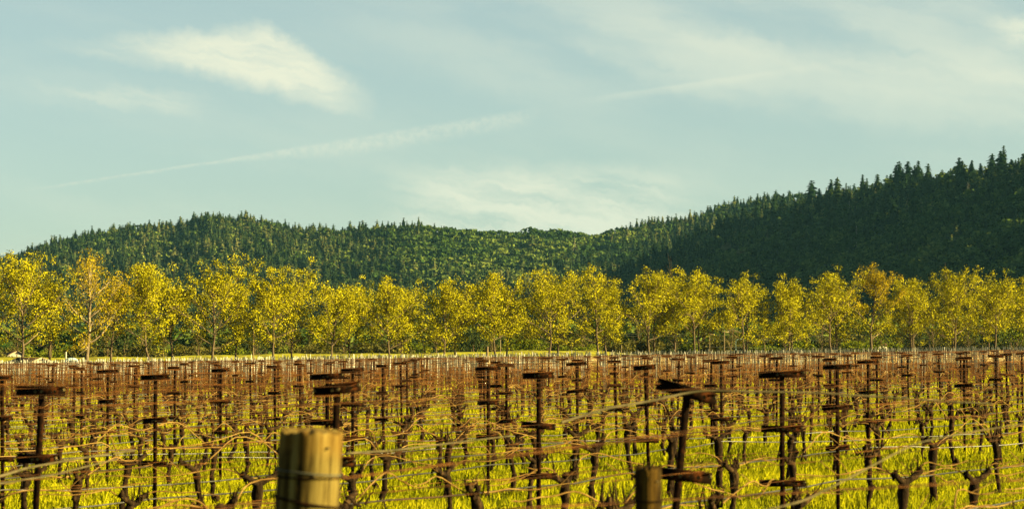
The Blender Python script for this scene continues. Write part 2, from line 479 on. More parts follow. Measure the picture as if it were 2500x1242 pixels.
def left_hill(X, Y):
    u, y = lh_crest(X, Y)
    Yc = LY1 + 120 * np.sin(u / 260.0) - 0.10 * (u - 1250)
    zc = (HZ - y) / F * Yc + CAMZ
    t = (Y - LY0) / (Yc - LY0)
    rid = vnoise(X / 120 + Y / 420 + 7, Y / 900 + 3, 3)            # gullies running down the face
    rid2 = vnoise(X / 48 - Y / 260, Y / 300, 5)
    tt = np.clip(t, 0, 1)
    s = tt ** (0.72 + 0.55 * rid)
    z = zc * s
    z += (18 * (rid - .5) + 9 * (rid2 - .5)) * 4 * tt * (1 - tt)
    back = np.clip(t - 1, 0, 3)
    z = z - back * 90
    return np.where(t < 0, -6 - 0 * t, np.maximum(z - 1 * (tt < .02) * 5, -6))


RP = np.array([[640, 700, 0], [600, 850, 35], [555, 1050, 85], [500, 1250, 112], [430, 1480, 128], [px(2500, 1700), 1700, pz(0, 424, 1700)], [px(2260, 1850), 1850, pz(0, 452, 1850)],
               [px(1930, 2080), 2080, pz(0, 515, 2080)], [px(1800, 2170), 2170, pz(0, 560, 2170)], [px(1700, 2250), 2250, pz(0, 606, 2250)],
               [px(1550, 2380), 2380, pz(0, 662, 2380)], [px(1400, 2500), 2500, pz(0, 705, 2500)], [px(1250, 2600), 2600, pz(0, 740, 2600)], [px(1000, 2750), 2750, 10]], float)


def right_hill(X, Y):
    X = np.asarray(X, float); Y = np.asarray(Y, float)
    best = np.full(X.shape, 1e9); zz = np.zeros(X.shape); side = np.zeros(X.shape)
    for a, b in zip(RP[:-1], RP[1:]):
        d = b[:2] - a[:2]; L2 = d @ d
        t = np.clip(((X - a[0]) * d[0] + (Y - a[1]) * d[1]) / L2, 0, 1)
        qx, qy = a[0] + t * d[0], a[1] + t * d[1]
        dist = np.hypot(X - qx, Y - qy)
        sd = np.sign(d[0] * (Y - qy) - d[1] * (X - qx))
        s = dist < best
        best = np.where(s, dist, best); zz = np.where(s, a[2] + t * (b[2] - a[2]), zz); side = np.where(s, sd, side)
    n1 = vnoise(X / 90 + 11, Y / 90 + Y / 400, 8); n2 = vnoise(X / 35, Y / 40, 9)
    k = np.where(side > 0, .50, .34)
    z = zz - best * k * (0.85 + .3 * n1) + 10 * (n2 - .5) * np.clip(best / 60, 0, 1)
    return np.maximum(z, -6)


HF = lambda X, Y: np.maximum(left_hill(X, Y), -6)
sheet('left_hill', np.linspace(-1050, 900, 200), np.linspace(2100, 3500, 110), HF, M['hillsoil'])
sheet('right_hill', np.linspace(-320, 1150, 150), np.linspace(640, 2900, 190), right_hill, M['hillsoil'])


def conifer(seed, layers=11, arms=7, w=.17, gappy=.15, sparse=1.0):
    """unit-height conifer: trunk and drooping ragged boughs"""
    r = np.random.default_rng(seed); V = []; Fc = []; T = []
    def tri(a, b, c, t):
        n = len(V); V.extend([a, b, c]); Fc.append([n, n + 1, n + 2]); T.extend([t, t, t])
    for s in range(3):
        a0 = s * 2.1
        tri([.012 * math.cos(a0), .012 * math.sin(a0), 0], [.012 * math.cos(a0 + 2.1), .012 * math.sin(a0 + 2.1), 0], [0, 0, .97], .2)
    for (z0, z1, rr0) in ((.08, .55, .66), (.28, .76, .52), (.50, .93, .38)):
        m0 = 6
        for a in range(m0):
            a0 = a / m0 * 6.283 + z0 * 9; a1 = (a + 1) / m0 * 6.283 + z0 * 9; j0 = r.uniform(.75, 1.25) * rr0 * w
            tri([j0 * math.cos(a0), j0 * math.sin(a0), z0 + r.uniform(-.03, .05)], [rr0 * w * math.cos(a1), rr0 * w * math.sin(a1), z0 + r.uniform(-.03, .03)], [0, 0, z1], .25)
    for l in range(layers):
        h = .10 + .86 * (l / (layers - 1)) ** .92
        rad = w * (1 - (h - .1) / .94) ** .62 + .018
        rad *= r.uniform(.72, 1.15)
        n = max(4, int(arms * (1 - .45 * h)))
        for a in range(n):
            if r.random() < gappy: continue
            an = (a + r.uniform(-.4, .4)) / n * 6.283 + l * 1.7
            L = rad * r.uniform(.65, 1.2); wd = L * r.uniform(.38, .62) * sparse
            c, s = math.cos(an), math.sin(an)
            zt = h + .035; ztip = h - L * r.uniform(.15, .55) + .01
            t = r.uniform(.25, .75)
            tri([0, 0, zt], [c * L * .75 - s * wd, s * L * .75 + c * wd, ztip + .012], [c * L, s * L, ztip], t)
            tri([0, 0, zt], [c * L, s * L, ztip], [c * L * .75 + s * wd, s * L * .75 - c * wd, ztip + .012], t - .06)
    tri([-.03, 0, .92], [.03, 0, .92], [0, 0, 1.0], .5); tri([0, -.03, .92], [0, .03, .92], [0, 0, 1.0], .5)
    return np.array(V, float), np.array(Fc), np.array(T)


def broadleaf(seed, n=70, w=.5, h=.85, sz=1.0):
    """unit-height rounded crown of leaf clumps with a short trunk"""
    r = np.random.default_rng(seed); V = []; Fc = []; T = []
    lob = r.normal(size=(6, 3)) * [.22, .22, .12] + [0, 0, .58]
    for i in range(n):
        d = r.normal(size=3); d /= np.linalg.norm(d); d[2] = abs(d[2]) * 1.1 - .25
        c = lob[r.integers(6)] + d * [w * .48, w * .48, .30] * r.uniform(.75, 1.05)
        s = r.uniform(.07, .13) * sz
        nrm = d + r.normal(size=3) * .45; nrm /= np.linalg.norm(nrm)
        a = np.cross(nrm, [0.3, .2, 1]); a /= np.linalg.norm(a); b = np.cross(nrm, a)
        k = len(V); an = r.uniform(0, 6.28)
        t = r.uniform(.3, .8)
        for j in range(3):
            q = an + j * 2.094 + r.uniform(-.3, .3); V.append(c + (a * math.cos(q) + b * math.sin(q)) * s * 1.25); T.append(t)
        Fc.append([k, k + 1, k + 2])
    k = len(V); V += [[-.025, 0, 0], [.025, 0, 0], [0, .02, .5]]; T += [.1] * 3; Fc.append([k, k + 1, k + 2])
    return np.array(V, float), np.array(Fc), np.array(T)


def slope_points(fn, x0, x1, y0, y1, step, vis, seed):
    r = np.random.default_rng(seed)
    X, Y = np.meshgrid(np.arange(x0, x1, step), np.arange(y0, y1, step))
    X = (X + r.uniform(-.55, .55, X.shape) * step).ravel(); Y = (Y + r.uniform(-.55, .55, Y.shape) * step).ravel()
    Z = fn(X, Y)
    u = X / Y * F + 1250
    k = vis(X, Y, Z, u)
    return X[k], Y[k], Z[k], u[k]


def crest_filter(fn, X, Y, Z, n=24, margin=14):
    """drop trees that the hill itself hides"""
    ok = np.ones(len(X), bool)
    el = (Z + margin - CAMZ) / Y
    for s in np.linspace(.6, .99, n):
        e2 = (fn(X * s, Y * s) - CAMZ) / (Y * s)
        ok &= el > e2 - .0005
    return ok


# left hill woods
X, Y, Z, u = slope_points(left_hill, -1000, 700, 2180, 3330, 11.5, lambda X, Y, Z, u: (u > -160) & (u < 2250) & (Z > -1), 21)
k = crest_filter(left_hill, X, Y, Z) & crest_filter(right_hill, X, Y, Z, margin=18)
X, Y, Z, u = X[k], Y[k], Z[k], u[k]
yy = HZ - (Z - CAMZ) / Y * F
nb = vnoise(X / 95 + 40, Y / 130, 15)
oakzone = np.exp(-((u - 1180) / 260) ** 2 - ((yy - 640) / 50) ** 2) + .7 * np.exp(-((u - 1250) / 260) ** 2 - ((yy - 590) / 25) ** 2) + .35 * (nb - .45) + .45 * np.exp(-((u - 330) / 200) ** 2 - ((yy - 600) / 30) ** 2)
is_oak = rng.random(len(X)) < np.clip(oakzone * 1.2, .16, .95)
thin_ = vnoise(X / 34 + 13, Y / 44 + 5, 18)
kk = (rng.random(len(X)) < np.clip(.45 + 1.1 * thin_, .3, 1)) | (np.abs(yy - np.interp(u, LH[:, 0], LH[:, 1])) < 16)
X, Y, Z, u, yy, is_oak = X[kk], Y[kk], Z[kk], u[kk], yy[kk], is_oak[kk]
nn = len(X)
pal = vnoise(X / 60 + 3, Y / 80 + 9, 16)
tn = np.clip(.15 + .6 * rng.random(nn) + .5 * (pal - .5), 0, 1)
# tints raised toward the pale end of the ramp low in the middle and at the right end
tn = np.clip(tn + .25 * np.exp(-((u - 1230) / 130) ** 2 - ((yy - 690) / 28) ** 2) + .30 * np.exp(-((u - 1800) / 90) ** 2 - ((yy - 590) / 40) ** 2), 0, 1)
hgt = np.where(is_oak, rng.uniform(8, 13, nn), 8 + 11 * rng.random(nn) ** 1.5 + 4 * pal)
P3 = np.c_[X, Y, Z - .5]
mb = MB()
CF = [conifer(30 + i, 10, 7, w_, .12) for i, w_ in enumerate((.25, .30, .22, .34))]
OF = [broadleaf(60 + i, 40, .62 + .1 * i, sz=1.5) for i in range(3)]
c = ~is_oak
scatter(mb, CF, P3[c], rng.uniform(0, 6.28, c.sum()), np.c_[hgt[c] * rng.uniform(1.0, 1.5, c.sum()), hgt[c] * 1.35, hgt[c]], tn[c], rng.integers(0, 4, c.sum()), 0)
c = is_oak
scatter(mb, OF, P3[c], rng.uniform(0, 6.28, c.sum()), np.c_[hgt[c] * 1.25, hgt[c] * 1.25, hgt[c]], tn[c], rng.integers(0, 3, c.sum()), 1)
tag(mb.obj('far_woods', [M['conifer'], M['oak']]), 'distant mixed woods covering the long sunlit hill', 'woods', kind='stuff')
N_LEFT = nn

# right hill woods: the 290 that show largest are trees of their own
X, Y, Z, u = slope_points(right_hill, -150, 700, 900, 2720, 8.6, lambda X, Y, Z, u: (u > 1150) & (u < 2720) & (Z > -2), 22)
k = crest_filter(right_hill, X, Y, Z)
X, Y, Z, u = X[k], Y[k], Z[k], u[k]
yy = HZ - (Z - CAMZ) / Y * F
crest_y = np.interp(u, [1250, 1400, 1550, 1700, 1800, 1930, 2260, 2500, 2720], [740, 705, 662, 606, 560, 515, 452, 432, 420])
below = yy - crest_y
n3 = vnoise(X / 60 + 5, Y / 60 + 2, 19)
conp = np.clip(.95 - below / 150 - .6 * (n3 - .5), .06, .88)
is_con = rng.random(len(X)) < conp
nn = len(X)
hgt = np.where(is_con, 8 + 13 * rng.random(nn) ** 1.4, rng.uniform(7, 13, nn))
size = hgt / Y * is_con * (below < 130) * (yy < 700) * (u > 1500) * (u < 2520) * (1 + .35 * (below < 22))
order = np.argsort(-size)[:285]
solo = np.zeros(nn, bool); solo[order] = True
P3 = np.c_[X, Y, Z - .5]
tn = np.clip(.2 + .5 * rng.random(nn), 0, 1)
mb = MB()
CR = [conifer(80 + i, 13, 8, w_, .12) for i, w_ in enumerate((.17, .20, .15, .22))]
OR = [broadleaf(90 + i, 70, .62 + .1 * i) for i in range(3)]
c = is_con & ~solo
scatter(mb, CR, P3[c], rng.uniform(0, 6.28, c.sum()), np.c_[hgt[c] * rng.uniform(1.0, 1.5, c.sum()), hgt[c] * 1.35, hgt[c]], tn[c], rng.integers(0, 4, c.sum()), 0)
c = ~is_con
scatter(mb, OR, P3[c], rng.uniform(0, 6.28, c.sum()), np.c_[hgt[c] * 1.3, hgt[c] * 1.3, hgt[c]], tn[c], rng.integers(0, 3, c.sum()), 1)
tag(mb.obj('hillside_woods', [M['conifer'], M['oak']]), 'dark shaded woods covering the slope of the near right hill', 'woods', kind='stuff')
N_RIGHT = nn

con_meshes = []
core = 0
for i in range(8):
    v, f, t = conifer(200 + i, 19, 10, (.19, .22, .17, .23, .26, .20, .22, .28)[i], (.1, .12, .18, .3, .35, .1, .22, .4)[i], (1, 1, .8, 1, .9, 1.1, .9, 1)[i])
    b = MB(); b.add(v[9 + 54 * core:], f[3 + 18 * core:] - 9 - 54 * core, t[9 + 54 * core:]); crown = b.mesh('crown', M['conifer_i'])
    b = MB(); b.tube([[0, 0, 0], [0, 0, .5], [0, 0, .97]], [.013, .009, .002], 5); trunk = b.mesh('trunk', M['plane_bark'])
    con_meshes.append((trunk, crown))


def link(name, me, parent=None):
    o = bpy.data.objects.new(name, me); COL.objects.link(o)
    if parent: o.parent = parent
    return o


for n_, q in enumerate(order):
    t_, c_ = con_meshes[n_ % 8]
    h = hgt[q] * (rng.uniform(.75, 1.35) if below[q] < 24 else rng.uniform(.8, 1.15))
    e = empty('conifer', (X[q], Y[q], Z[q] - .5), rng.uniform(0, 6.28)); sw = h * rng.uniform(1.0, 1.5); e.scale = (sw, sw, h)
    link('trunk', t_, e); link('crown', c_, e)
    if below[q] < 22: tag(e, 'tall dark conifer standing on the skyline of the shaded right hill', 'conifer', 'skyline conifers of the right hill')
    else: tag(e, 'dark conifer on the shaded face of the right hill, below its skyline', 'conifer', 'conifers on the face of the right hill')


def hill_at(u0, y0, fn, Ys):
    """the point of a hill face that stands behind picture point (u0, y0)"""
    best = None
    for Yq in Ys:
        Xq = px(u0, Yq); zq = float(fn(np.array([Xq]), np.array([Yq]))[0])
        e_ = abs(HZ - (zq - CAMZ) / Yq * F - y0)
        if best is None or e_ < best[0]: best = (e_, Xq, Yq, zq)
    return best[1:]


# pale trees and dead snags that stand out on the shaded face
for (u0, y0, hh, me, lab) in [
        (1776, 628, 11, 'b', 'pale olive round-topped tree, left one of the pair low on the shaded right hill'),
        (1814, 640, 10, 'b', 'pale olive round-topped tree, right one of the pair low on the shaded right hill'),
        (1748, 645, 8, 'c', 'small pale conifer below and left of the pair of olive trees'),
        (1874, 600, 15, 'c', 'slender pale-tipped conifer left of the middle of the shaded right hill'),
        (1929, 600, 16, 'c', 'taller slender pale-tipped conifer near the middle of the shaded right hill'),
        (2273, 478, 14, 's', 'bleached dead tree high on the right hill, just under the skyline'),
        (2037, 605, 20, 's', 'grey dead tree with drooping boughs in the middle of the right hill'),
        (2092, 605, 17, 's', 'grey dead tree right of the biggest drooping one on the right hill'),
        (2145, 570, 20, 's', 'grey leafless tree in the upper middle of the right hill'),
        (2075, 540, 17, 's', 'grey half-dead tree above the biggest drooping one on the right hill'),
        (2365, 500, 18, 's', 'grey half-dead tree on the upper right of the right hill')]:
    core = 1 if me == 's' else 0
    xx, yq, zq = hill_at(u0, y0, right_hill, np.arange(1300, 2350, 8))
    e = empty('conifer' if me == 'c' else ('dead_tree' if me == 's' else 'broadleaf_tree'), (xx, yq, zq - .3), rng.uniform(0, 6))
    if me == 'b':
        v, f, t = broadleaf(int(u0), 420, .5); e.scale = (hh, hh, hh * 1.15)
        b = MB(); v2 = v[:-3].copy().reshape(-1, 3, 3); cen = v2.mean(1, keepdims=True); v2 = cen + (v2 - cen) * .5
        b.add(v2.reshape(-1, 3), f[:-1], t[:-3]); b.obj('crown', M['conifer_pale'], e)
        b = MB(); b.tube([[0, 0, 0], [0, 0, .5]], [.03, .015], 5); b.obj('trunk', M['plane_bark'], e)
    elif me == 'c':
        v, f, t = conifer(int(u0), 18, 9, .15, .2, .8); e.scale = (hh, hh, hh)
        b = MB(); b.add(v[9 + 54 * core:], f[3 + 18 * core:] - 9 - 54 * core, t[9 + 54 * core:]); b.obj('crown', M['conifer_pale'], e)
        b = MB(); b.tube([[0, 0, 0], [0, 0, .97]], [.014, .002], 5); b.obj('trunk', M['snag'], e)
    else:
        v, f, t = conifer(int(u0), 17, 7, .2, .35, .22); e.scale = (hh, hh, hh)
        b = MB(); b.add(v[9 + 54 * core:], f[3 + 18 * core:] - 9 - 54 * core, t[9 + 54 * core:]); b.obj('branches', M['snag'], e)
        b = MB(); b.tube([[0, 0, 0], [0, 0, 1]], [.014, .003], 5); b.obj('trunk', M['snag'], e)
    tag(e, lab, {'c': 'conifer', 's': 'dead tree', 'b': 'tree'}[me])
xx, yq, zq = hill_at(1403, 622, left_hill, np.arange(2200, 2900, 8))
e = empty('dead_tree', (xx, yq, zq)); e.scale = (22, 22, 22)
core = 1
v, f, t = conifer(77, 17, 7, .17, .35, .25)
b = MB(); b.add(v[9 + 54 * core:], f[3 + 18 * core:] - 9 - 54 * core, t[9 + 54 * core:]); b.obj('branches', M['snag'], e)
b = MB(); b.tube([[0, 0, 0], [0, 0, 1]], [.014, .003], 5); b.obj('trunk', M['snag'], e)
tag(e, 'tall bleached dead conifer alone among green trees on the far sunlit hill', 'dead tree')


# ------------------------------------------------------------------ leaf cards
def leaf_quads(mb, C, size, r, tint, mat=0, up=0.0, aspect=.8):
    n = len(C)
    N = r.normal(size=(n, 3)); N[:, 2] += up; N /= np.linalg.norm(N, axis=1)[:, None]
    A = np.cross(N, r.normal(size=(n, 3))); A /= np.linalg.norm(A, axis=1)[:, None] + 1e-9
    B = np.cross(N, A)
    s = (size * r.uniform(.6, 1.25, n))[:, None]
    V = np.stack([C - A * s, C - B * s * aspect * .7, C + A * s, C + B * s * aspect * .7], 1)
    mb.add(V.reshape(-1, 3), np.arange(4 * n).reshape(n, 4), np.repeat(tint, 4), mat)


def plane_tree(loc, H, W, seed, leafm, label, leaf_n=1.0, bare=False, clear=.20, rz=0.0, top=None, lean=0.0, fork=False, name='plane_tree', group=None, cat='tree', leaf_s=.135, gold_above=None):
    r = np.random.default_rng(seed)
    e = empty(name, loc, rz)
    tb = MB(); cl = []                               # branches; leaf cluster centres
    rb = .0135 * H * (1.25 if bare else 1)
    n = 9; hz_ = np.linspace(0, .90, n)
    wob = np.cumsum(r.normal(size=(n, 2)) * .010 * H, 0); wob -= wob[0]; wob[:, 0] += lean * hz_ * H
    TP = np.c_[wob, hz_ * H]
    tr = rb * (1 - hz_) ** .8 + .02; tr[0] *= 1.25
    tb.tube(TP, tr, 8, (np.linspace(.35, .9, n) if bare else np.linspace(.0, .25, n)).repeat(8))
    at = lambda h: np.array([np.interp(h, hz_, TP[:, i]) for i in range(3)])
    nl = 15 if not bare else 14
    gold = r.uniform(0, 6.28)
    for l in range(nl):
        if r.random() < (.16 if not bare else 0): continue
        q = (l + .5) / nl; h = clear + (.80 - clear) * q ** 1.1
        az = gold + l * 2.4 + r.uniform(-.3, .3)
        env = math.sin(math.pi * np.clip(.22 + .70 * q, 0, 1)) ** .6
        L = W * .5 * env * r.uniform(.68, 1.32) * (1 - .52 * q * q)
        el = R(r.uniform(6, 24) + 46 * q)
        d = np.array([math.cos(az) * math.cos(el), math.sin(az) * math.cos(el), math.sin(el)])
        p = at(h); m_ = 6; pts = [p]; cur = d.copy()
        for s in range(m_):
            cur = cur + r.normal(size=3) * .10 + np.array([0, 0, .05]); cur /= np.linalg.norm(cur)
            p = p + cur * L / m_ / math.cos(el) ** .5; pts.append(p)
        pts = np.array(pts); br = rb * (.50 - .2 * q)
        rr = br * np.linspace(1, .12, m_ + 1) + .012
        tb.tube(pts, rr, 5, np.repeat(np.linspace(.5, 1.0, m_ + 1) if bare else np.linspace(.15, .45 if l % 4 else .9, m_ + 1), 5))
        for s in range(1, m_ + 1):
            for kk in range(2 if s > 1 else 1):
                f_ = r.random(); p0 = pts[s - 1] * (1 - f_) + pts[s] * f_
                dd = (pts[s] - pts[s - 1]); dd /= np.linalg.norm(dd)
                dd = dd + r.normal(size=3) * .75 + [0, 0, .25]; dd /= np.linalg.norm(dd)
                Ls = W * r.uniform(.10, .20)
                q1 = p0 + dd * Ls * .5 + r.normal(size=3) * .08; q2 = p0 + dd * Ls + np.array([0, 0, .15 * Ls])
                tb.tube([p0, q1, q2], [rr[s] * .55 + .008, .016, .008], 3, .15 if not bare else .8, cap=False)
                cl += [q2, q2 + r.normal(size=3) * .30]; cl += [q1] if kk else []
    for s in range(6):                                # leaders at the top
        p0 = at(r.uniform(.58, .80)); az = r.uniform(0, 6.28); Ls = H * r.uniform(.10, .19)
        q2 = p0 + np.array([math.cos(az) * .5, math.sin(az) * .5, 1.0]) * Ls; q1 = (p0 + q2) / 2 + r.normal(size=3) * .15
        tb.tube([p0, q1, q2], [.05, .03, .01], 4, .6, cap=False)
        cl += [q1, q2, q2 + r.normal(size=3) * .3, (q1 + q2) / 2, q1 + r.normal(size=3) * .4]
    tb.obj('trunk', M['plane_bark'], e, smooth=True)
    cl = np.array(cl)
    zmax = H * 1.25
    cl = cl[(cl[:, 2] > clear * H * .85) & (cl[:, 2] < zmax)]
    if top: pass
    nc = int(27 * leaf_n + .5)
    C = np.repeat(cl, nc, 0); C = C + r.normal(size=C.shape) * np.array([.33, .33, .26])
    keep = r.random(len(C)) < .92
    C = C[keep]
    ct = np.repeat(r.uniform(.15, .85, len(cl)), nc)[keep]
    lb = MB(); leaf_quads(lb, C, leaf_s, r, np.clip(ct * .7 + r.uniform(0, .35, len(C)), 0, 1), 0, up=.3)
    if gold_above:                                    # one crown of two kinds of leaf: bronze young growth on top
        lb = MB(); up_ = C[:, 2] > H * (gold_above + .10 * r.normal(size=len(C)))
        for sel, mt in ((~up_, leafm), (up_, M['leaf_gold'])):
            lb = MB(); leaf_quads(lb, C[sel], leaf_s, r, np.clip(ct[sel] * .7 + r.uniform(0, .35, sel.sum()), 0, 1), 0, up=.3); lb.obj('crown', mt, e)
        return tag(e, label, cat, group)
    lb.obj('crown', leafm, e)
    return tag(e, label, cat, group)


ORD = ['first', 'second', 'third', 'fourth', 'fifth', 'sixth', 'seventh', 'eighth', 'ninth', 'tenth', 'eleventh', 'twelfth', 'thirteenth', 'fourteenth', 'fifteenth', 'sixteenth', 'seventeenth', 'eighteenth', 'nineteenth', 'twentieth', 'twenty-first', 'twenty-second']
front = [(55, 628), (214, 612), (371, 655), (522, 660), (666, 662), (810, 692), (950, 698), (1083, 698), (1211, 684), (1341, 666), (1460, 667), (1581, 657), (1696, 678), (1815, 684), (1921, 690), (2027, 676), (2129, 645), (2232, 688), (2333, 674), (2430, 686), (2530, 672)]
for i, (u0, ty) in enumerate(front):
    p = AV0 + AV_D * 9.0 * i
    Yq = p[1]; Xq = px(u0, Yq); g = float(gz(Xq))
    H = pz(0, ty, Yq) - g
    side = ORD[i]
    if i == 1:
        plane_tree((Xq, Yq, g), H, 10.5, 501, M['leaf_gold'], 'tallest tree at left, pale bare limbs showing through sparse bronze young leaves', leaf_n=.36, bare=True, clear=.18, cat='tree', group='avenue trees, front row', leaf_s=.13)
    elif i == 16:
        plane_tree((Xq, Yq, g), H * .95, 10.5, 540, M['leaf_yel'], 'tall bronze-topped plane tree rising above its neighbours right of centre', leaf_n=.85, gold_above=.58, clear=.2, group='avenue trees, front row')
    else:
        plane_tree((Xq, Yq, g), H * (.90 + .035 * math.sin(i * 4.7)), 13.2 + 1.4 * math.sin(i * 2.1 + 1) - (1.5 if i in (5, 7, 14, 15) else 0), 520 + i, M['leaf_yel'], f'yellow-green plane tree, {side} from the left in the front row of the avenue', leaf_n=.95 + .2 * math.sin(i * 3.3), lean=.03 * math.sin(i * 5.1), clear=.25 + .04 * math.sin(i * 1.7), group='avenue trees, front row')
back = [(-35, 655), (121, 650), (274, 690), (422, 665), (575, 690), (714, 700), (852, 705), (983, 715), (1112, 712), (1234, 690), (1362, 680), (1479, 676), (1596, 672), (1648, 690), (1707, 686), (1822, 694), (1935, 700), (2042, 696), (2224, 690), (2323, 690), (2412, 690), (2505, 690)]
vis_i = 0
for i, (u0, ty) in enumerate(back):
    kx = np.interp(u0, [-35, 121, 1921, 2505], [-1, 0, 14, 20])
    Yq = 298.5 + 4.853 * kx + 1.5; Xq = px(u0, Yq); g = float(gz(Xq)); H = pz(0, ty, Yq) - g
    gold = i == 2
    lab = 'small bronze-gold forked plane tree right of the tall bare-limbed tree' if gold else f'yellow-green plane tree behind, {ORD[i]} from the left in the back row of the avenue'
    plane_tree((Xq, Yq, g), H * (.88 + .05 * math.sin(i * 3.9)), 11.4, 600 + i, M['leaf_gold'] if gold else M['leaf_yel'], lab, leaf_n=.55 if gold else .80, clear=.26, group='avenue trees, back row')

# ------------------------------------------------------------------ shrubs, small trees and buildings behind the avenue
def bush(loc, w, h, seed, leafm, label, group, n=900, s=.30, name='shrub', stems=True, cat='shrub'):
    r = np.random.default_rng(seed); e = empty(name, loc)
    lob = np.c_[r.normal(size=(9, 2)) * w * .24, r.uniform(.35, .75, 9) * h]
    d = r.normal(size=(n, 3)); d /= np.linalg.norm(d, axis=1)[:, None]
    C = lob[r.integers(0, 9, n)] + d * np.array([w * .26, w * .26, h * .27]) * (r.random((n, 1)) ** .33)
    C[:, 2] = np.abs(C[:, 2])
    b = MB(); leaf_quads(b, C, s, r, np.clip(.25 + .5 * r.random(n), 0, 1), up=.3); b.obj('foliage', leafm, e)
    b = MB()
    for q in range(6):
        t = lob[q]; b.tube([[t[0] * .1, t[1] * .1, 0], [t[0] * .5, t[1] * .5, t[2] * .5], t + [0, 0, h * .1]], [.09, .06, .02], 4, .4)
    b.obj('stem', M['twig'], e)
    return tag(e, label, cat, group)


def bare_tree(loc, H, seed, label, group):
    r = np.random.default_rng(seed); e = empty('bare_tree', loc); b = MB()
    b.tube([[0, 0, 0], [r.normal() * .2, 0, H * .5], [r.normal() * .4, 0, H]], [.12, .07, .015], 5, .6)
    tips = []
    for q in range(26):
        h = r.uniform(.25, .95) * H; az = r.uniform(0, 6.28); L = H * .28 * (1.15 - h / H)
        a = np.array([0, 0, h]); c_ = a + np.array([math.cos(az) * L, math.sin(az) * L, L * 1.1])
        b.tube([a, (a + c_) / 2 + r.normal(size=3) * .1, c_], [.035, .022, .01], 3, .6, cap=False); tips += [c_, (a + c_) / 2]
    b.obj('trunk', M['twig'], e)
    C = np.repeat(np.array(tips), 9, 0); C = C + r.normal(size=C.shape) * .35
    b = MB(); leaf_quads(b, C, .12, r, r.random(len(C))); b.obj('crown', M['leaf_olive'], e)
    return tag(e, label, 'tree', group)


kinds = [('leaf_olive', 'olive-brown shrub in the thicket behind the avenue trunks', 'olive shrubs behind the avenue'),
         ('leaf_green', 'fresh green shrub in the thicket behind the avenue trunks', 'green shrubs behind the avenue'),
         ('leaf_dark', 'dark green tree in the thicket behind the avenue trunks', 'dark trees behind the avenue')]
rb = np.random.default_rng(5)
for i in range(96):
    u0 = -60 + 2620 * ((i * 0.618034) % 1.0)
    Yq = rb.uniform(395, 520) + (u0 / 2500) * 60
    kk = int(rb.choice([0, 1, 2], p=[.45, .25, .30]))
    h = {0: rb.uniform(2.8, 5.2), 1: rb.uniform(2.6, 4.6), 2: rb.uniform(6.0, 9)}[kk]
    if kk == 2: Yq += 50
    m_, lab, grp = kinds[kk]; Xq = px(u0, Yq)
    bush((Xq, Yq, float(gz(Xq))), h * rb.uniform(1.3, 1.9), h, 700 + i, M[m_], lab, grp, n=800 if kk < 2 else 1100, s=.32)
for (u0, yt, Yq, w, mm, lab) in [(1278, 818, 420, 8, 'leaf_green', 'bright green bush between trunks, left of the picture middle gap'),
                                 (1418, 838, 415, 6, 'leaf_green', 'low bright green bush beside the thin pale lamp post'),
                                 (2095, 815, 425, 9, 'leaf_green', 'big rounded bright green bush left of the bronze-topped tree'),
                                 (1490, 822, 430, 7, 'leaf_olive', 'grey-green rounded bush behind the middle pair of trunks'),
                                 (2475, 665, 470, 12, 'leaf_green', 'tall green tree behind the avenue at the right edge'),
                                 (2500, 700, 450, 12, 'leaf_green', 'broad yellow-green tree behind the last plane trees at right')]:
    Xq = px(u0, Yq); g = float(gz(Xq)); h = pz(0, yt, Yq) - g
    bush((Xq, Yq, g), w, h, int(u0), M[mm], lab, None, n=1500 if h < 9 else 3200, s=.24 if h < 9 else .3)
for i in range(26):
    u0 = 20 + 2460 * ((i * .618034 + .3) % 1); Yq = rb.uniform(385, 430) + u0 / 2500 * 45; Xq = px(u0, Yq)
    bare_tree((Xq, Yq, float(gz(Xq))), rb.uniform(5, 8.5), 900 + i, 'thin leafless young tree in the thicket behind the avenue', 'leafless young trees behind the avenue')
# a continuous scrub further back up to the foot of the hills
r = np.random.default_rng(66); n = 2600
Yb = r.uniform(620, 2150, n) ** 1.0; ub = r.uniform(-180, 2680, n); Xb = (ub - 1250) / F * Yb
zb = np.maximum(gz(Xb), right_hill(Xb, Yb))
mb = MB()
scatter(mb, OR + CR[:1], np.c_[Xb, Yb, zb - .4], r.uniform(0, 6.28, n), np.c_[r.uniform(9, 15, n), r.uniform(9, 15, n), r.uniform(7, 12, n)], r.uniform(.25, .85, n), r.integers(0, 4, n), 0)
tag(mb.obj('valley_woods', M['oak']), 'mixed woods on the valley floor at the foot of the hills', 'woods', kind='stuff')


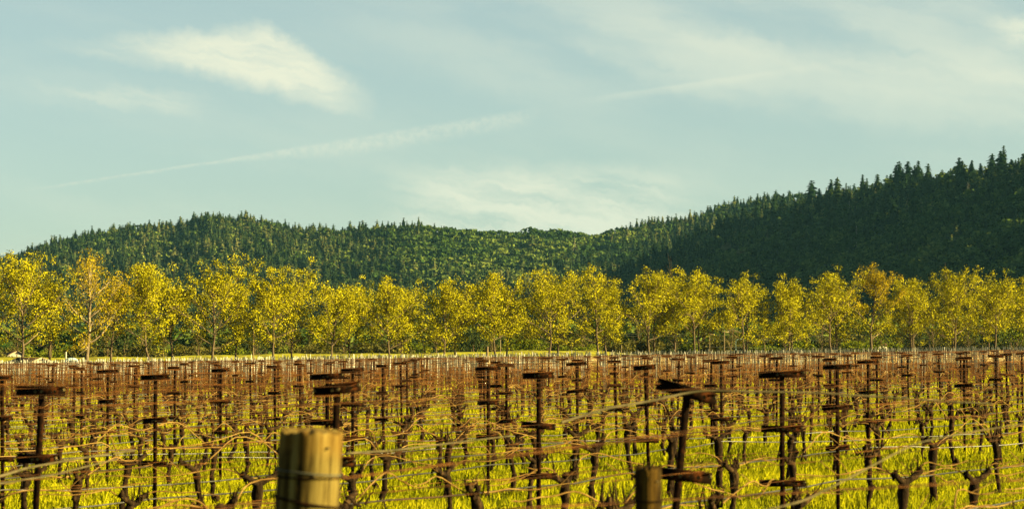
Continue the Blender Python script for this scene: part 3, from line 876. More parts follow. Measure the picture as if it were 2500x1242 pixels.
# --- buildings at the end of the field
def gabled(name, loc, rz, w, l, wall_h, roof_h, label, cat='shed', over=.35, wallm='wall'):
    e = empty(name, loc, rz)
    b = MB()
    t_ = .12
    b.box((0, -l / 2 + t_ / 2, wall_h / 2), (w, t_, wall_h)); b.box((0, l / 2 - t_ / 2, wall_h / 2), (w, t_, wall_h))
    b.box((-w / 2 + t_ / 2, 0, wall_h / 2), (t_, l - 2 * t_, wall_h)); b.box((w / 2 - t_ / 2, 0, wall_h / 2), (t_, l - 2 * t_, wall_h))
    for s in (-1, 1):
        y0 = s * (l / 2 - .002)
        b.add([[-w / 2, y0, wall_h + .001], [w / 2, y0, wall_h + .001], [0, y0, wall_h + roof_h - .02]], [[0, 1, 2]])
    b.obj('wall', M[wallm], e)
    ang = math.atan2(roof_h, w / 2); sl = math.hypot(w / 2, roof_h) + over
    rf = MB()
    for s in (-1, 1):
        cx, cz = s * (sl / 2 * math.cos(ang)), wall_h + roof_h - sl / 2 * math.sin(ang) + .06
        rf.box((cx, 0, cz), (sl, l + 2 * over, .10), rot_euler(0, s * ang, 0))
    rfo = rf.obj('roof', M['roof'], e)
    for s in (-1, 1):
        cx, cz = s * (sl / 2 * math.cos(ang)), wall_h + roof_h - sl / 2 * math.sin(ang) + .03
        bb = MB(); bb.box((cx, -l / 2 - over - .02, cz), (sl, .035, .20), rot_euler(0, s * ang, 0)); bb.obj('bargeboard', M['trim'], rfo)
    wn = MB(); wn.box((w * .2, -l / 2 - .02, wall_h * .55), (w * .22, .05, wall_h * .35)); wo = wn.obj('window', M['trim'], e)
    pn = MB(); pn.box((w * .2, -l / 2 - .05, wall_h * .55), (w * .18, .02, wall_h * .28)); pn.obj('pane', M['glass'], wo)
    dr = MB(); dr.box((-w * .2, -l / 2 - .02, wall_h * .42), (w * .26, .05, wall_h * .84)); dr.obj('door', M['roof'], e)
    return tag(e, label, cat)


Yq = 284.0
Xq = px(85, Yq); g = float(gz(Xq))
gabled('garden_shed', (Xq - 1.2, Yq + 3, g), R(32), 3.3, 8.0, 1.25, .60, 'low brown-roofed shed with pale gable boards at the left end of the field')
for (u0, Yq, w, l, wh, rh, rz, lab) in [(2128, 468, 4, 6, 2.3, 1.4, -35, 'small dark-roofed house with a white gable, half hidden behind the bronze-topped tree'),
                                        (38, 470, 5, 7, 2.2, 1.1, 20, 'small pale house among shrubs behind the shed at far left'),
                                        (12, 480, 4, 5, 2.0, .9, -15, 'pale outbuilding at the left edge beside the small pale house')]:
    Xq = px(u0, Yq); gabled('house', (Xq, Yq, float(gz(Xq))), R(rz), w, l, wh, rh, lab, 'house')


def van(loc, rz):
    e = empty('parked_van', loc, rz)
    # profile across the width, extruded along its length with a rounded roof
    prof = [(-.85, .35), (-.88, .95), (-.80, 1.45), (-.66, 1.72), (-.40, 1.84), (0, 1.88), (.40, 1.84), (.66, 1.72), (.80, 1.45), (.88, .95), (.85, .35)]
    ys = [(-2.1, .86), (-2.0, .97), (0, 1.0), (1.1, .99), (1.5, .80), (2.1, .62)]
    V = []; k = len(prof)
    for y, s in ys:
        for (a, z) in prof: V.append([a * (.9 + .1 * s), y, .35 + (z - .35) * s])
    Fc = [[i * k + j, i * k + j + 1, (i + 1) * k + j + 1, (i + 1) * k + j] for i in range(len(ys) - 1) for j in range(k - 1)]
    b = MB(); b.add(V, Fc); b.add(V[:k], [list(range(k))]); b.add(V[-k:], [list(range(k))[::-1]])
    b.box((0, 0, .34), (1.66, 4.1, .02)); b.obj('body', M['van'], e, smooth=False)
    b = MB(); b.box((0, -2.08, 1.30), (1.20, .10, .42)); b.obj('rear_window', M['glass'], e)
    for sx in (-1, 1):
        b = MB(); b.box((sx * .875, -.2, 1.28), (.05, 2.3, .36), rot_euler(0, sx * -.16, 0)); b.obj('side_window', M['glass'], e)
        for sy in (-1.3, 1.3):
            b = MB(); b.tube([[sx * .66, sy, .33], [sx * .88, sy, .33]], [.33, .33], 16)
            w_ = b.obj('wheel', M['tyre'], e)
            b = MB(); b.tube([[sx * .86, sy, .33], [sx * .895, sy, .33]], [.18, .17], 12); b.obj('rim', M['galv'], w_)
    return tag(e, 'pale blue-white rounded van roof showing above the far vines, right of the shed', 'van')


Yq = 283.0; Xq = px(176, Yq); van((Xq, Yq, float(gz(Xq))), R(12))


# --- poles and wires behind the trees
def pole(u0, ytop, Yq, rad, label, m='pole', arms=0, name='utility_pole', cat='utility pole', lamp=False):
    Xq = px(u0, Yq); g = float(gz(Xq)); h = pz(0, ytop, Yq) - g
    e = empty(name, (Xq, Yq, g), R(20)); b = MB(); b.tube([[0, 0, 0], [0, 0, h * .5], [.0, 0, h]], [rad, rad * .9, rad * .75], 8); b.obj('shaft', M[m], e)
    for a in range(arms):
        b = MB(); b.box((0, -rad - .05, h - .3 - a * .9), (1.8, .10, .12)); c_ = b.obj('crossarm', M[m], e)
        for sx in (-.8, .8):
            b = MB(); b.tube([[sx, -rad - .05, h - .24 - a * .9], [sx, -rad - .05, h - .08 - a * .9]], [.04, .03], 6); b.obj('insulator', M['teal'], c_)
    if lamp:
        b = MB(); b.tube([[0, 0, h - .1], [.25, 0, h + .25], [.7, 0, h + .35]], [.04, .035, .03], 6); b.obj('bracket', M[m], e)
        b = MB(); b.box((.85, 0, h + .33), (.5, .2, .1)); b.obj('lamp_head', M['teal'], e)
    return tag(e, label, cat), (Xq, Yq, h + g)


pl = []
for args in [(619, 790, 312, .10, 'slender pale utility pole between trunks left of centre'),
             (1732, 812, 405, .09, 'thin dark utility pole with crossarms behind the trees right of centre'),
             (1768, 806, 410, .10, 'taller dark utility pole beside the thin one right of centre'),
             (2268, 806, 400, .09, 'thin utility pole standing alone near the right end of the avenue')]:
    pl.append(pole(*args, arms=1 if args[0] != 619 else 0))
pole(1190, 845, 372, .22, 'short thick brown post stump standing between the trunks at centre', name='gate_post', cat='post')
pole(1222, 820, 375, .05, 'thin pale pole between two trunks just right of the short stump', name='flag_pole', cat='pole', m='trim')
pole(1517, 842, 350, .05, 'thin pale marker pole right of the middle pair of trunks', name='marker_pole', cat='pole', m='trim')
pole(1796, 832, 352, .06, 'pale teal lamp post with an angled head beside a double trunk', m='teal', lamp=True, name='lamp_post', cat='lamp post')
pole(162, 858, 286, .12, 'short whitish post beside the blue-white van', m='wall', name='gate_post', cat='post')
for (ya, yb_, xa, xb) in [(812, 811, 1490, 1732), (817, 815, 1490, 1732), (828, 824, 1732, 2268), (818, 812, 1732, 2268), (845, 846, 1700, 2268)]:
    A_ = np.array([px(xa, 405), 405, pz(0, ya, 405)]); B_ = np.array([px(xb, 402), 402, pz(0, yb_, 402)])
    t = np.linspace(0, 1, 17)[:, None]; P_ = A_ + (B_ - A_) * t; P_[:, 2] -= (1 - (2 * t[:, 0] - 1) ** 2) * .35
    b = MB(); b.tube(P_, .022, 3, cap=False)
    tag(b.obj('overhead_wire', M['lightwire']), 'thin overhead wire strung behind the avenue right of centre', 'wire', 'overhead wires behind the avenue')

# ------------------------------------------------------------------ the vineyard
UV = np.array([2.0, -1.57]); VV = np.array([3.8, 4.86]); DD = np.array([.26, 20.3])
VD = VV / np.linalg.norm(VV); UD = UV / np.linalg.norm(UV)
ROWA = math.atan2(VD[1], VD[0])
Z_ARM = (1.68, 1.23, .78)
NEAR_END = 88.0
over = {  # (row, place): (picture column, distance, top arm tilt, lean, label phrase)
    (2, -1): (1666, 12.1, 9, 6.0, 'biggest black trellis post with a sloping top bar, right of the small round post'),
    (1, -1): (818, 14.1, -10, 2.5, 'steel trellis post with a steep top bar rising behind the thick wooden post'),
    (0, -1): (97, 15.0, -3, 3.0, 'leaning black trellis post with two heavy bars near the left edge'),
    (1, 0): (1908, 18.75, -2, 0, 'straight dark trellis post with wide bars, second biggest right of centre'),
    (0, 0): (1315, 20.3, -2, 0, 'straight dark trellis post with wide bars just right of the centre'),
    (-1, 0): (800, 22.1, -3, 0, 'trellis post whose top bar shows above the thick wooden post'),
    (-2, 0): (381, 23.6, -1, 0, 'straight rusty trellis post with level bars in the left quarter'),
    (-3, 0): (8, 25.2, 0, -1, 'rusty trellis post standing on the left edge of the picture'),
    (0, 1): (2043, 25.2, -2, 0, 'trellis post with three tidy bars right of the wide-barred one'),
    (-1, 1): (1576, 28.0, -3, -2, 'trellis post with pale cane over its second bar, above the small round post'),
    (-2, 1): (1192, 29.8, -3, 0, 'dark trellis post left of centre with a broad top bar'),
    (-3, 1): (862, 29.8, -4, 0, 'trellis post just right of the thick wooden post'),
    (-4, 1): (540, 33, -6, 0, 'rusty trellis post between the left quarter and the wooden post'),
    (-5, 1): (265, 34, -2, 0, 'trellis post left of the straight one in the left quarter'),
    (-1, 2): (2118, 33.5, -3, 0, 'tall thin trellis post touching the far field in the right quarter'),
    (-2, 2): (1760, 36, -2, 0, 'trellis post between the biggest black post and the wide-barred one'),
    (-3, 2): (1408, 37.5, -2, -1, 'trellis post standing just right of the picture centre, behind'),
}
# post meshes
b = MB(); b.box((0, 0, .83), (.042, .008, 1.74)); b.box((0, .022, .83), (.008, .036, 1.74)); POLE = b.mesh('pole', M['rust'])


def arm_mesh(L, seed):
    b = MB(); r = np.random.default_rng(seed)
    b.box((0, -.014, 0), (L, .006, .052)); b.box((0, -.027, .0285), (L, .024, .005))
    for s in (-.10, .03, .30):
        b.tube([[s * L, -.017, 0], [s * L, -.026, 0]], [.011, .009], 7, mat=1)
    for s in (-.47, .47):
        b.tube([[s * L, -.017, .01], [s * L, -.030, .01]], [.010, .009], 6, mat=1)
    return b.mesh('crossarm', [M['rust'], M['bolt']])


ARMS = [arm_mesh(L, i) for i, L in enumerate((.29, .32, .35, .27))]
posts = {}
vis_posts = []
pr = np.random.default_rng(12)
for i in range(-46, 4):
    for j in range(-2, 26):
        if i == 3 and j < -1: continue
        p = DD + i * UV + j * VV
        ov = over.get((i, j))
        jit = pr.normal(size=2) * .10; tilt_r = pr.normal() * 2.5; lean = pr.normal() * .8; rz = pr.normal() * 7
        if ov:
            p = np.array([px(ov[0], ov[1]), ov[1]]); lean = ov[3]; tilt_r = ov[2]; rz = 24 + 5 * math.sin(i * 2.3 + j)
        else: p = p + jit
        if p[1] > NEAR_END + 6: continue
        posts[(i, j)] = (p, lean, tilt_r, rz)
LOCAL = {}
for (i, j), (p, lean, tilt_r, rz) in posts.items():
    g = float(gz(p[0]))
    sh = math.tan(R(lean)) * 1.68
    LOCAL[(i, j)] = Matrix.Translation((p[0] - sh * UD[0], p[1] - sh * UD[1], g)) @ Matrix.Rotation(math.atan2(UD[1], UD[0]) + R(rz), 4, 'Z') @ Matrix.Rotation(R(lean), 4, 'Y')


def in_view(p, m=1.0, k=1.06): return abs(p[0]) < .2273 * p[1] * k + m and p[1] > 5


n_posts = 0
for (i, j), (p, lean, tilt_r, rz) in sorted(posts.items(), key=lambda kv: kv[1][0][1]):
    if not in_view(p) or p[1] > NEAR_END: continue
    if (i, j) == (3, -1): pass
    e = bpy.data.objects.new('trellis_post', None); COL.objects.link(e); e.empty_display_size = .1
    e.matrix_world = LOCAL[(i, j)]
    link('pole', POLE, e)
    for a, z in enumerate(Z_ARM):
        if a == 2 and p[1] > 45: continue
        o = link('crossarm', ARMS[(i * 3 + j + a) % 4 if a else (i + j) % 3], e)
        o.location = (0, 0, z); o.rotation_euler = (0, R(tilt_r if a == 0 else pr.normal() * 2.0 - 1.0), 0)
        if (i, j) in ((2, -1), (1, -1), (0, -1)): o.scale = (1.05, 1.1, 1.15)
        if (i, j) == (1, 0): o.scale = (1.2, 1, 1)
    if (i, j) in over: tag(e, over[(i, j)][4], 'trellis post', 'rusty steel trellis posts')
    elif p[1] < 55: tag(e, 'rusty steel trellis post with crossbars in the middle distance of the vineyard', 'trellis post', 'rusty trellis posts in the middle distance')
    else: tag(e, 'small rusty steel trellis post at the far side of the near vine block', 'trellis post', 'rusty trellis posts far back')
    n_posts += 1

# vines: eight kinds, each trunk and cane a mesh
def wav(p0, p1, n, amp, r, arch=0.0):
    t = np.linspace(0, 1, n)[:, None]; P = np.array(p0) + (np.array(p1) - np.array(p0)) * t
    w = np.cumsum(r.normal(size=(n, 3)) * amp, 0); w -= t * w[-1]; w -= w[0] * (1 - t)
    P = P + w; P[:, 2] += arch * 4 * t[:, 0] * (1 - t[:, 0])
    return P


def vine_parts(seed):
    r = np.random.default_rng(seed); h = r.uniform(.60, .72)
    b = MB(); lean = r.normal() * .10
    P = wav([0, 0, -.03], [lean, r.normal() * .03, h], 8, .018, r)
    rad = np.array([.046, .034, .030, .031, .030, .036, .048, .038]) * r.uniform(.85, 1.2) * (1 + .15 * r.normal(size=8))
    b.tube(P, rad, 7, .5)
    head = P[-1]
    for s in range(2):
        v, f = tube(wav(head + [0, 0, -.03], head + [(-1) ** s * r.uniform(.10, .24), r.normal() * .04, r.uniform(.02, .10)], 4, .012, r), [.034, .028, .024, .022], 6); b.add(v, f)
        tipp = v[-3]; b.tube([tipp + [0, 0, -.02], tipp + [0, 0, .035]], [.026, .014], 6)
    for s in range(r.integers(6, 11)):
        a = head + [r.uniform(-.22, .22), r.normal() * .03, 0]
        b.tube(wav(a, a + [r.normal() * .07, r.normal() * .05, r.uniform(.06, .22)], 4, .01, r), [.012, .009, .007, .004], 4)
    for s in range(r.integers(2, 6)):      # burls
        a = P[r.integers(1, 8)] + r.normal(size=3) * [.02, .02, .02]
        b.tube([a - [0, 0, .03], a, a + [0, 0, .03]], [.015, .044, .015], 6)
    trunk = b
    canes = []
    for s in range(int(r.integers(2, 4))):
        sg = 1 if s % 2 == 0 else -1
        a = head + [sg * .12, 0, .03]; L = r.uniform(.75, 1.7)
        zt = r.uniform(.66, .84); up = r.uniform(.0, .06) if r.random() < .85 else r.uniform(.08, .22)
        P1 = wav(a, [a[0] + sg * r.uniform(.14, .36), a[1] + r.normal() * .05, max(a[2], zt) + up], 5, .008, r)
        P2 = wav(P1[-1], [a[0] + sg * L, r.normal() * .06, zt + r.normal() * .04], 9, .012, r, arch=r.uniform(-.04, .03))
        P_ = np.vstack([P1, P2[1:]])
        P_[1:-1] = (P_[:-2] + 2 * P_[1:-1] + P_[2:]) / 4
        b = MB(); b.tube(P_, np.linspace(.0064, .0035, len(P_)) * (1 + .12 * (np.arange(len(P_)) % 3 == 0)), 5, np.clip(r.uniform(.2, .9), 0, 1))
        for q in range(r.integers(0, 3)):
            k_ = r.integers(5, len(P_) - 1); d_ = np.array([sg * r.uniform(.02, .25), r.normal() * .06, r.uniform(-.10, .16)])
            b.tube(wav(P_[k_], P_[k_] + d_, 4, .006, r), [.005, .004, .004, .003], 3, .6)
        canes.append(b)
    return trunk, canes


VINES = []
for s in range(10):
    t_, cs = vine_parts(300 + s)
    tm = t_.mesh('trunk', M['bark'], True); cm = [c_.mesh('cane', M['cane'], True) for c_ in cs]
    whole = MB(); whole.v = list(t_.v); whole.f = list(t_.f); whole.t = list(t_.t); whole.mi = list(t_.mi); whole.n = t_.n
    for c_ in cs:
        for v, f, tt_ in zip(c_.v, c_.f, c_.t):
            # face indices in c_ are already offset inside c_
            pass
    for c_ in cs:
        V_ = np.vstack(c_.v); T_ = np.concatenate(c_.t); n0 = whole.n
        whole.v.append(V_); whole.t.append(T_)
        for f in c_.f: whole.f.append(f + n0); whole.mi.append(np.full(len(f), 1, np.int32))
        whole.n += len(V_)
    VINES.append((tm, cm, whole.mesh('grapevine', [M['bark'], M['cane']], True)))

short = {(2, -1): 'biggest black trellis post', (1, -1): 'post behind the thick wooden post', (0, -1): 'leaning black post near the left edge',
         (1, 0): 'wide-barred post right of centre', (0, 0): 'wide-barred post just right of the centre', (-1, 0): 'trellis post above the thick wooden post',
         (-2, 0): 'straight post in the left quarter', (-3, 0): 'post on the left edge', (0, 1): 'tidy three-barred post at right', (-1, 1): 'post above the small round post',
         (-2, 1): 'broad-topped post left of centre', (-3, 1): 'post right of the wooden post'}
vr = np.random.default_rng(31)
cand = []
rows = {}
for (i, j), v in posts.items(): rows.setdefault(i, []).append(j)
for i, js in rows.items():
    js.sort()
    for j in js:
        if (i, j + 1) not in posts: continue
        a, b_ = posts[(i, j)][0], posts[(i, j + 1)][0]
        for q, t in enumerate((.07, .32, .57, .82)):
            p = a + (b_ - a) * (t + vr.normal() * .02) + vr.normal(size=2) * .03
            s_v, s_r, s_s = vr.integers(0, 10), vr.integers(0, 2), vr.uniform(.9, 1.12)
            if in_view(p, 1.5, 1.05) and p[1] < NEAR_END + 4 and not (i == 3): cand.append((p, i, j, q, s_v, s_r, s_s))
cand.sort(key=lambda c: c[0][1])
rest_vines = cand[295:]
n_v = 0
for (p, i, j, q, sv, sr, ss) in cand[:295]:
    g = float(gz(p[0])); ang = ROWA + (math.pi if sr else 0) + vr.normal() * .06
    near = p[1] < 52
    vis_ground = p[1] > 15
    lab = 'gnarled dark grapevine with tan canes bent along its wire, in the middle rows'
    grp = 'grapevines in the middle rows'
    if (i, j) in short and near: lab = f'gnarled grapevine, {("first", "second", "third", "fourth")[q]} along the row behind the {short[(i, j)]}'; grp = 'nearest grapevines'
    elif not near: lab = 'small gnarled grapevine toward the far side of the near block'; grp = 'grapevines far back in the near block'
    elif p[1] < 30: lab = 'gnarled dark grapevine in the nearest rows, most of it below the frame'; grp = 'foremost grapevines'
    if near:
        e = empty('grapevine', (p[0], p[1], g), ang); e.scale = (ss, ss, ss)
        link('trunk', VINES[sv][0], e)
        for cme in VINES[sv][1]: link('cane', cme, e)
    else:
        e = link('grapevine', VINES[sv][2]); e.location = (p[0], p[1], g); e.rotation_euler = (0, 0, ang); e.scale = (ss, ss, ss)
    tag(e, lab, 'grapevine', grp)
    n_v += 1

# wires and drip hoses along each row
wr = np.random.default_rng(44)
ARM_X = .135


def row_path(i, fn, sag, nsub=5, wobble=.004, extra=4.0):
    js = sorted(rows[i]); pts = [np.array(fn(LOCAL[(i, j)])) for j in js]
    keep = [k_ for k_, q in enumerate(pts) if abs(q[0]) < .2273 * q[1] * 1.1 + extra and 4 < q[1] < NEAR_END + 4]
    if len(keep) < 2: return None
    a = max(0, keep[0] - 1); b2 = min(len(pts) - 1, keep[-1] + 1); pts = pts[a:b2 + 1]
    out = []
    for A_, B_ in zip(pts[:-1], pts[1:]):
        for s in range(nsub):
            t = s / nsub; q = A_ + (B_ - A_) * t; q = q + wr.normal(size=3) * wobble; q[2] -= sag * 4 * t * (1 - t) * wr.uniform(.6, 1.3) if s else 0
            out.append(q)
    out.append(pts[-1])
    return np.array(out)


WOOD1 = np.array([px(762, 6.9), 6.9]); WOOD2 = np.array([px(1581, 8.1), 8.1])
for i in sorted(rows):
    for a, z in enumerate(Z_ARM):
        for sx in (-1, 1):
            P_ = row_path(i, lambda Mx: Mx @ Vector((sx * ARM_X, -.03, z + .036)), .03)
            if P_ is None: continue
            if i == 3: P_ = np.vstack([[WOOD1[0] + .02, WOOD1[1] + .1, 1.5 - .12 * a], P_])
            rad = np.clip(.0018 + .00001 * P_[:, 1], .0018, .0028)
            b = MB(); b.tube(P_, rad, 4, cap=False)
            tag(b.obj('trellis_wire', M['rust_wire']), 'thin rusty wire strung from crossbar to crossbar along a vine row', 'wire', 'trellis wires')
    P_ = row_path(i, lambda Mx: Mx @ Vector((.03, 0, .42)), .05, nsub=7, wobble=.012)
    if P_ is not None and i < 3:
        b = MB(); b.tube(P_, np.clip(.009 + .00002 * P_[:, 1], .009, .012), 5, cap=False)
        tag(b.obj('drip_hose', M['hose'], smooth=True), 'dark drip irrigation hose sagging along a vine row', 'hose', 'drip hoses')

# old loose canes lying over the wires close to the camera
def near_cane(pts, rad, label, m='oldcane'):
    P_ = np.array([[px(x, Y), Y, pz(0, y, Y)] for (x, y, Y) in pts])
    t = np.linspace(0, 1, len(P_)); tt = np.linspace(0, 1, 40)
    Q = np.c_[[np.interp(tt, t, P_[:, k_]) for k_ in range(3)]].T
    for _ in range(3): Q[1:-1] = (Q[:-2] + 2 * Q[1:-1] + Q[2:]) / 4
    b = MB(); b.tube(Q, rad * np.linspace(1.1, .7, 40), 7)
    return tag(b.obj('vine_cane', M[m], smooth=True), label, 'cane')


near_cane([(1370, 1030, 11.2), (1480, 995, 11.4), (1590, 978, 11.6), (1700, 952, 11.8), (1830, 955, 11.8), (2010, 958, 11.9), (2200, 972, 12.0), (2420, 985, 12.1)], .0065, 'blurred pale cane draped over the top bar of the biggest black post')
near_cane([(1830, 1252, 8.6), (1960, 1220, 8.9), (2060, 1170, 9.3), (2230, 1080, 9.8), (2370, 1052, 10.3), (2520, 1030, 10.6)], .0042, 'blurred thick pale cane crossing the lower right corner')
near_cane([(-20, 1168, 13.6), (70, 1140, 14.0), (190, 1118, 14.2), (330, 1098, 14.6)], .009, 'blurred pale cane crossing the leaning black post near the left edge')
near_cane([(-10, 1180, 12.2), (120, 1160, 12.9), (290, 1118, 13.6)], .006, 'thin blurred grey cane below the pale one at the left edge')
near_cane([(845, 1105, 12.2), (960, 1098, 12.6), (1100, 1080, 13.2), (1250, 1062, 13.9)], .006, 'blurred grey cane stretching right from the thick wooden post')

# ------------------------------------------------------------------ the far block of thin galvanised stakes
def avenue_front(X): return AV0[1] + (X - AV0[0]) * AV_D[1] / AV_D[0] - 9.0


fr = np.random.default_rng(91)
I, J = np.meshgrid(np.arange(-260, 60), np.arange(0, 330))
ptsF = DD + I[..., None] * UV + J[..., None] * (VD * 1.75)
ptsF = ptsF.reshape(-1, 2) + fr.normal(size=(I.size, 2)) * .07
k = (np.abs(ptsF[:, 0]) < .2273 * ptsF[:, 1] * 1.04 + 2) & (ptsF[:, 1] > NEAR_END + 5) & (ptsF[:, 1] < avenue_front(ptsF[:, 0])) & (ptsF[:, 1] < 380)
# keep clear of the shed and the van
k &= ~((np.abs(ptsF[:, 0] - px(85, 284)) < 9) & (ptsF[:, 1] > 274))
ptsF = ptsF[k]; ptsF = ptsF[np.argsort(ptsF[:, 1])]
nF = len(ptsF); gF = gz(ptsF[:, 0])
b = MB(); b.box((0, 0, .84), (.030, .030, 1.72), tint=.7); b.box((0, -.02, 1.45), (.26, .02, .035), mat=1)
STK = b.mesh('vineyard_stake', [M['galv'], M['arm_dark']])
b = MB(); b.box((0, 0, .84), (.030, .030, 1.72), tint=.4)
STK2 = b.mesh('vineyard_stake', [M['galv'], M['arm_dark']])
for q in range(290):
    arm = q % 3 == 0
    o = link('vineyard_stake', STK if arm else STK2); o.location = (ptsF[q, 0], ptsF[q, 1], gF[q]); o.rotation_euler = (fr.normal() * .025, fr.normal() * .025, math.atan2(UD[1], UD[0]))
    tag(o, 'thin galvanised stake with a short dark crossbar behind the rusty posts' if arm else 'thin plain galvanised vine stake behind the rusty posts', 'stake', 'near stakes of the far block')
# remaining stakes as one mass
def boxproto(cx, cz, d, t):
    m_ = MB(); m_.box((cx, 0, cz), d); return np.vstack(m_.v).astype(float), m_.f[0], np.full(8, t)


thin = np.concatenate([np.zeros(290, bool), fr.random(nF - 290) > np.clip(1.25 - (ptsF[290:, 1] - 100) / 220, .45, 1)])
rest = (np.arange(nF) >= 290) & ~thin; n = int(rest.sum())
mb = MB()
hs = fr.uniform(.86, 1.06, n) + .10 * (fr.random(n) < .10)
wS = np.clip(.030 + .00006 * (ptsF[rest, 1] - 90), .03, .05) / .03
scatter(mb, [boxproto(0, .84, (.030, .030, 1.72), .5)], np.c_[ptsF[rest], gF[rest]], np.full(n, ROWA), np.c_[wS, wS, hs], np.clip(fr.uniform(.0, 1, n) - 1.3 * np.clip(ptsF[rest, 0] / ptsF[rest, 1] + .06, -.1, .25) + .12, 0, 1), np.zeros(n, int), 0)
arm = fr.random(n) < .3
scatter(mb, [boxproto(0, 1.45, (.26, .02, .04), .5)], np.c_[ptsF[rest], gF[rest]][arm], np.full(arm.sum(), math.atan2(UD[1], UD[0])), np.c_[np.ones(arm.sum()), np.ones(arm.sum()), hs[arm]], fr.random(arm.sum()), np.zeros(arm.sum(), int), 1)
tag(mb.obj('far_stakes', [M['galv'], M['arm_dark']]), 'dense mass of thin pale galvanised stakes across the far field', 'stakes', kind='stuff')

# far vines: trunk and fan of canes, one mass; also the overflow of the near block
def ribbon_vine(seed, upright):
    r = np.random.default_rng(seed); V = []; Fc = []; T = []
    def strip(P_, w, t):
        for a, b2 in zip(P_[:-1], P_[1:]):
            d = b2 - a; s = np.cross(d, [0.3, 1, .2]); s = s / (np.linalg.norm(s) + 1e-9) * w
            n0 = len(V); V.extend([a - s, b2 - s, b2 + s, a + s]); Fc.append([n0, n0 + 1, n0 + 2, n0 + 3]); T.extend([t] * 4)
    for s in range(4):
        sg = 1 if s % 2 else -1; zt = r.uniform(.68, .9)
        strip(wav([sg * .05, 0, .66], [sg * r.uniform(.5, .95), r.normal() * .08, zt], 4, .03, r, .08), .0075, r.uniform(.2, .8))
    for s in range(upright):
        a = r.uniform(-.7, .7); strip(wav([a, 0, .75], [a + r.normal() * .12, r.normal() * .15, r.uniform(.95, 1.35)], 3, .03, r), .007, r.uniform(.3, .9))
    return np.array(V), np.array(Fc), np.array(T)


def trunk_proto(seed):
    m_ = MB(); r = np.random.default_rng(seed); v, f = tube(wav([0, 0, 0], [r.normal() * .06, 0, .7], 4, .02, r), [.05, .04, .045, .055], 4)
    return v, f, np.full(len(v), .4)


fv = ptsF + VD * .2; n = len(fv)
RV = [ribbon_vine(400 + s, 2 + s) for s in range(4)]
TPo = [trunk_proto(s) for s in range(3)]
right = np.clip((fv[:, 0] / fv[:, 1] + .06) / .12, 0, 1) * np.clip((fv[:, 1] - 120) / 70, 0, 1)
mb = MB()
wsc = np.clip(fv[:, 1] / 160, 1, 1.9)
P3 = np.c_[fv, gF]
scatter(mb, RV, P3, np.full(n, ROWA) + fr.normal(size=n) * .1, np.c_[np.ones(n), wsc, np.ones(n)], np.clip(.08 + .26 * fr.normal(size=n) + .90 * right, 0, 1), fr.integers(0, 4, n), 0)
scatter(mb, TPo, P3, fr.uniform(0, 6, n), np.c_[np.full(n, 1.3), np.full(n, 1.3), np.full(n, 1.15)], np.full(n, .5), fr.integers(0, 3, n), 1)
pv = np.array([[p[0], p[1]] for (p, *_) in rest_vines]).reshape(-1, 2)
if len(pv):
    m_ = len(pv); P4 = np.c_[pv, gz(pv[:, 0])]
    scatter(mb, RV, P4, np.full(m_, ROWA), np.ones((m_, 3)), fr.uniform(.0, .4, m_), fr.integers(0, 4, m_), 0)
    scatter(mb, TPo, P4, fr.uniform(0, 6, m_), np.ones((m_, 3)), np.full(m_, .5), fr.integers(0, 3, m_), 1)
tag(mb.obj('far_vines', [M['cane_far'], M['bark']]), 'dense mass of pruned vines with tan canes filling the far field', 'vines', kind='stuff')
# wires of the far block, one mass
mb = MB()
for i in range(-240, 40):
    base = DD + i * UV
    t = np.linspace(0, 600, 301); P_ = base[None] + t[:, None] * VD
    kk = (np.abs(P_[:, 0]) < .24 * P_[:, 1] + 3) & (P_[:, 1] > NEAR_END + 4) & (P_[:, 1] < np.minimum(avenue_front(P_[:, 0]), np.where(P_[:, 0] < -8, 190, 120)))
    P_ = P_[kk]
    if len(P_) < 3: continue
    for z in (1.1,):
        Q = np.c_[P_, gz(P_[:, 0]) + z + fr.normal(size=len(P_)) * .015]
        w = np.clip(.0018 + .000005 * P_[:, 1], .002, .003)[:, None] * np.array([[0, 0, 1]])
        n0 = len(Q); v = np.vstack([Q - w, Q + w]); a = np.arange(n0 - 1)
        mb.add(v, np.c_[a, a + 1, a + 1 + n0, a + n0])
tag(mb.obj('far_trellis_wires', M['rust_wire']), 'fine brown mesh of trellis wires across the far field', 'wires', kind='stuff')


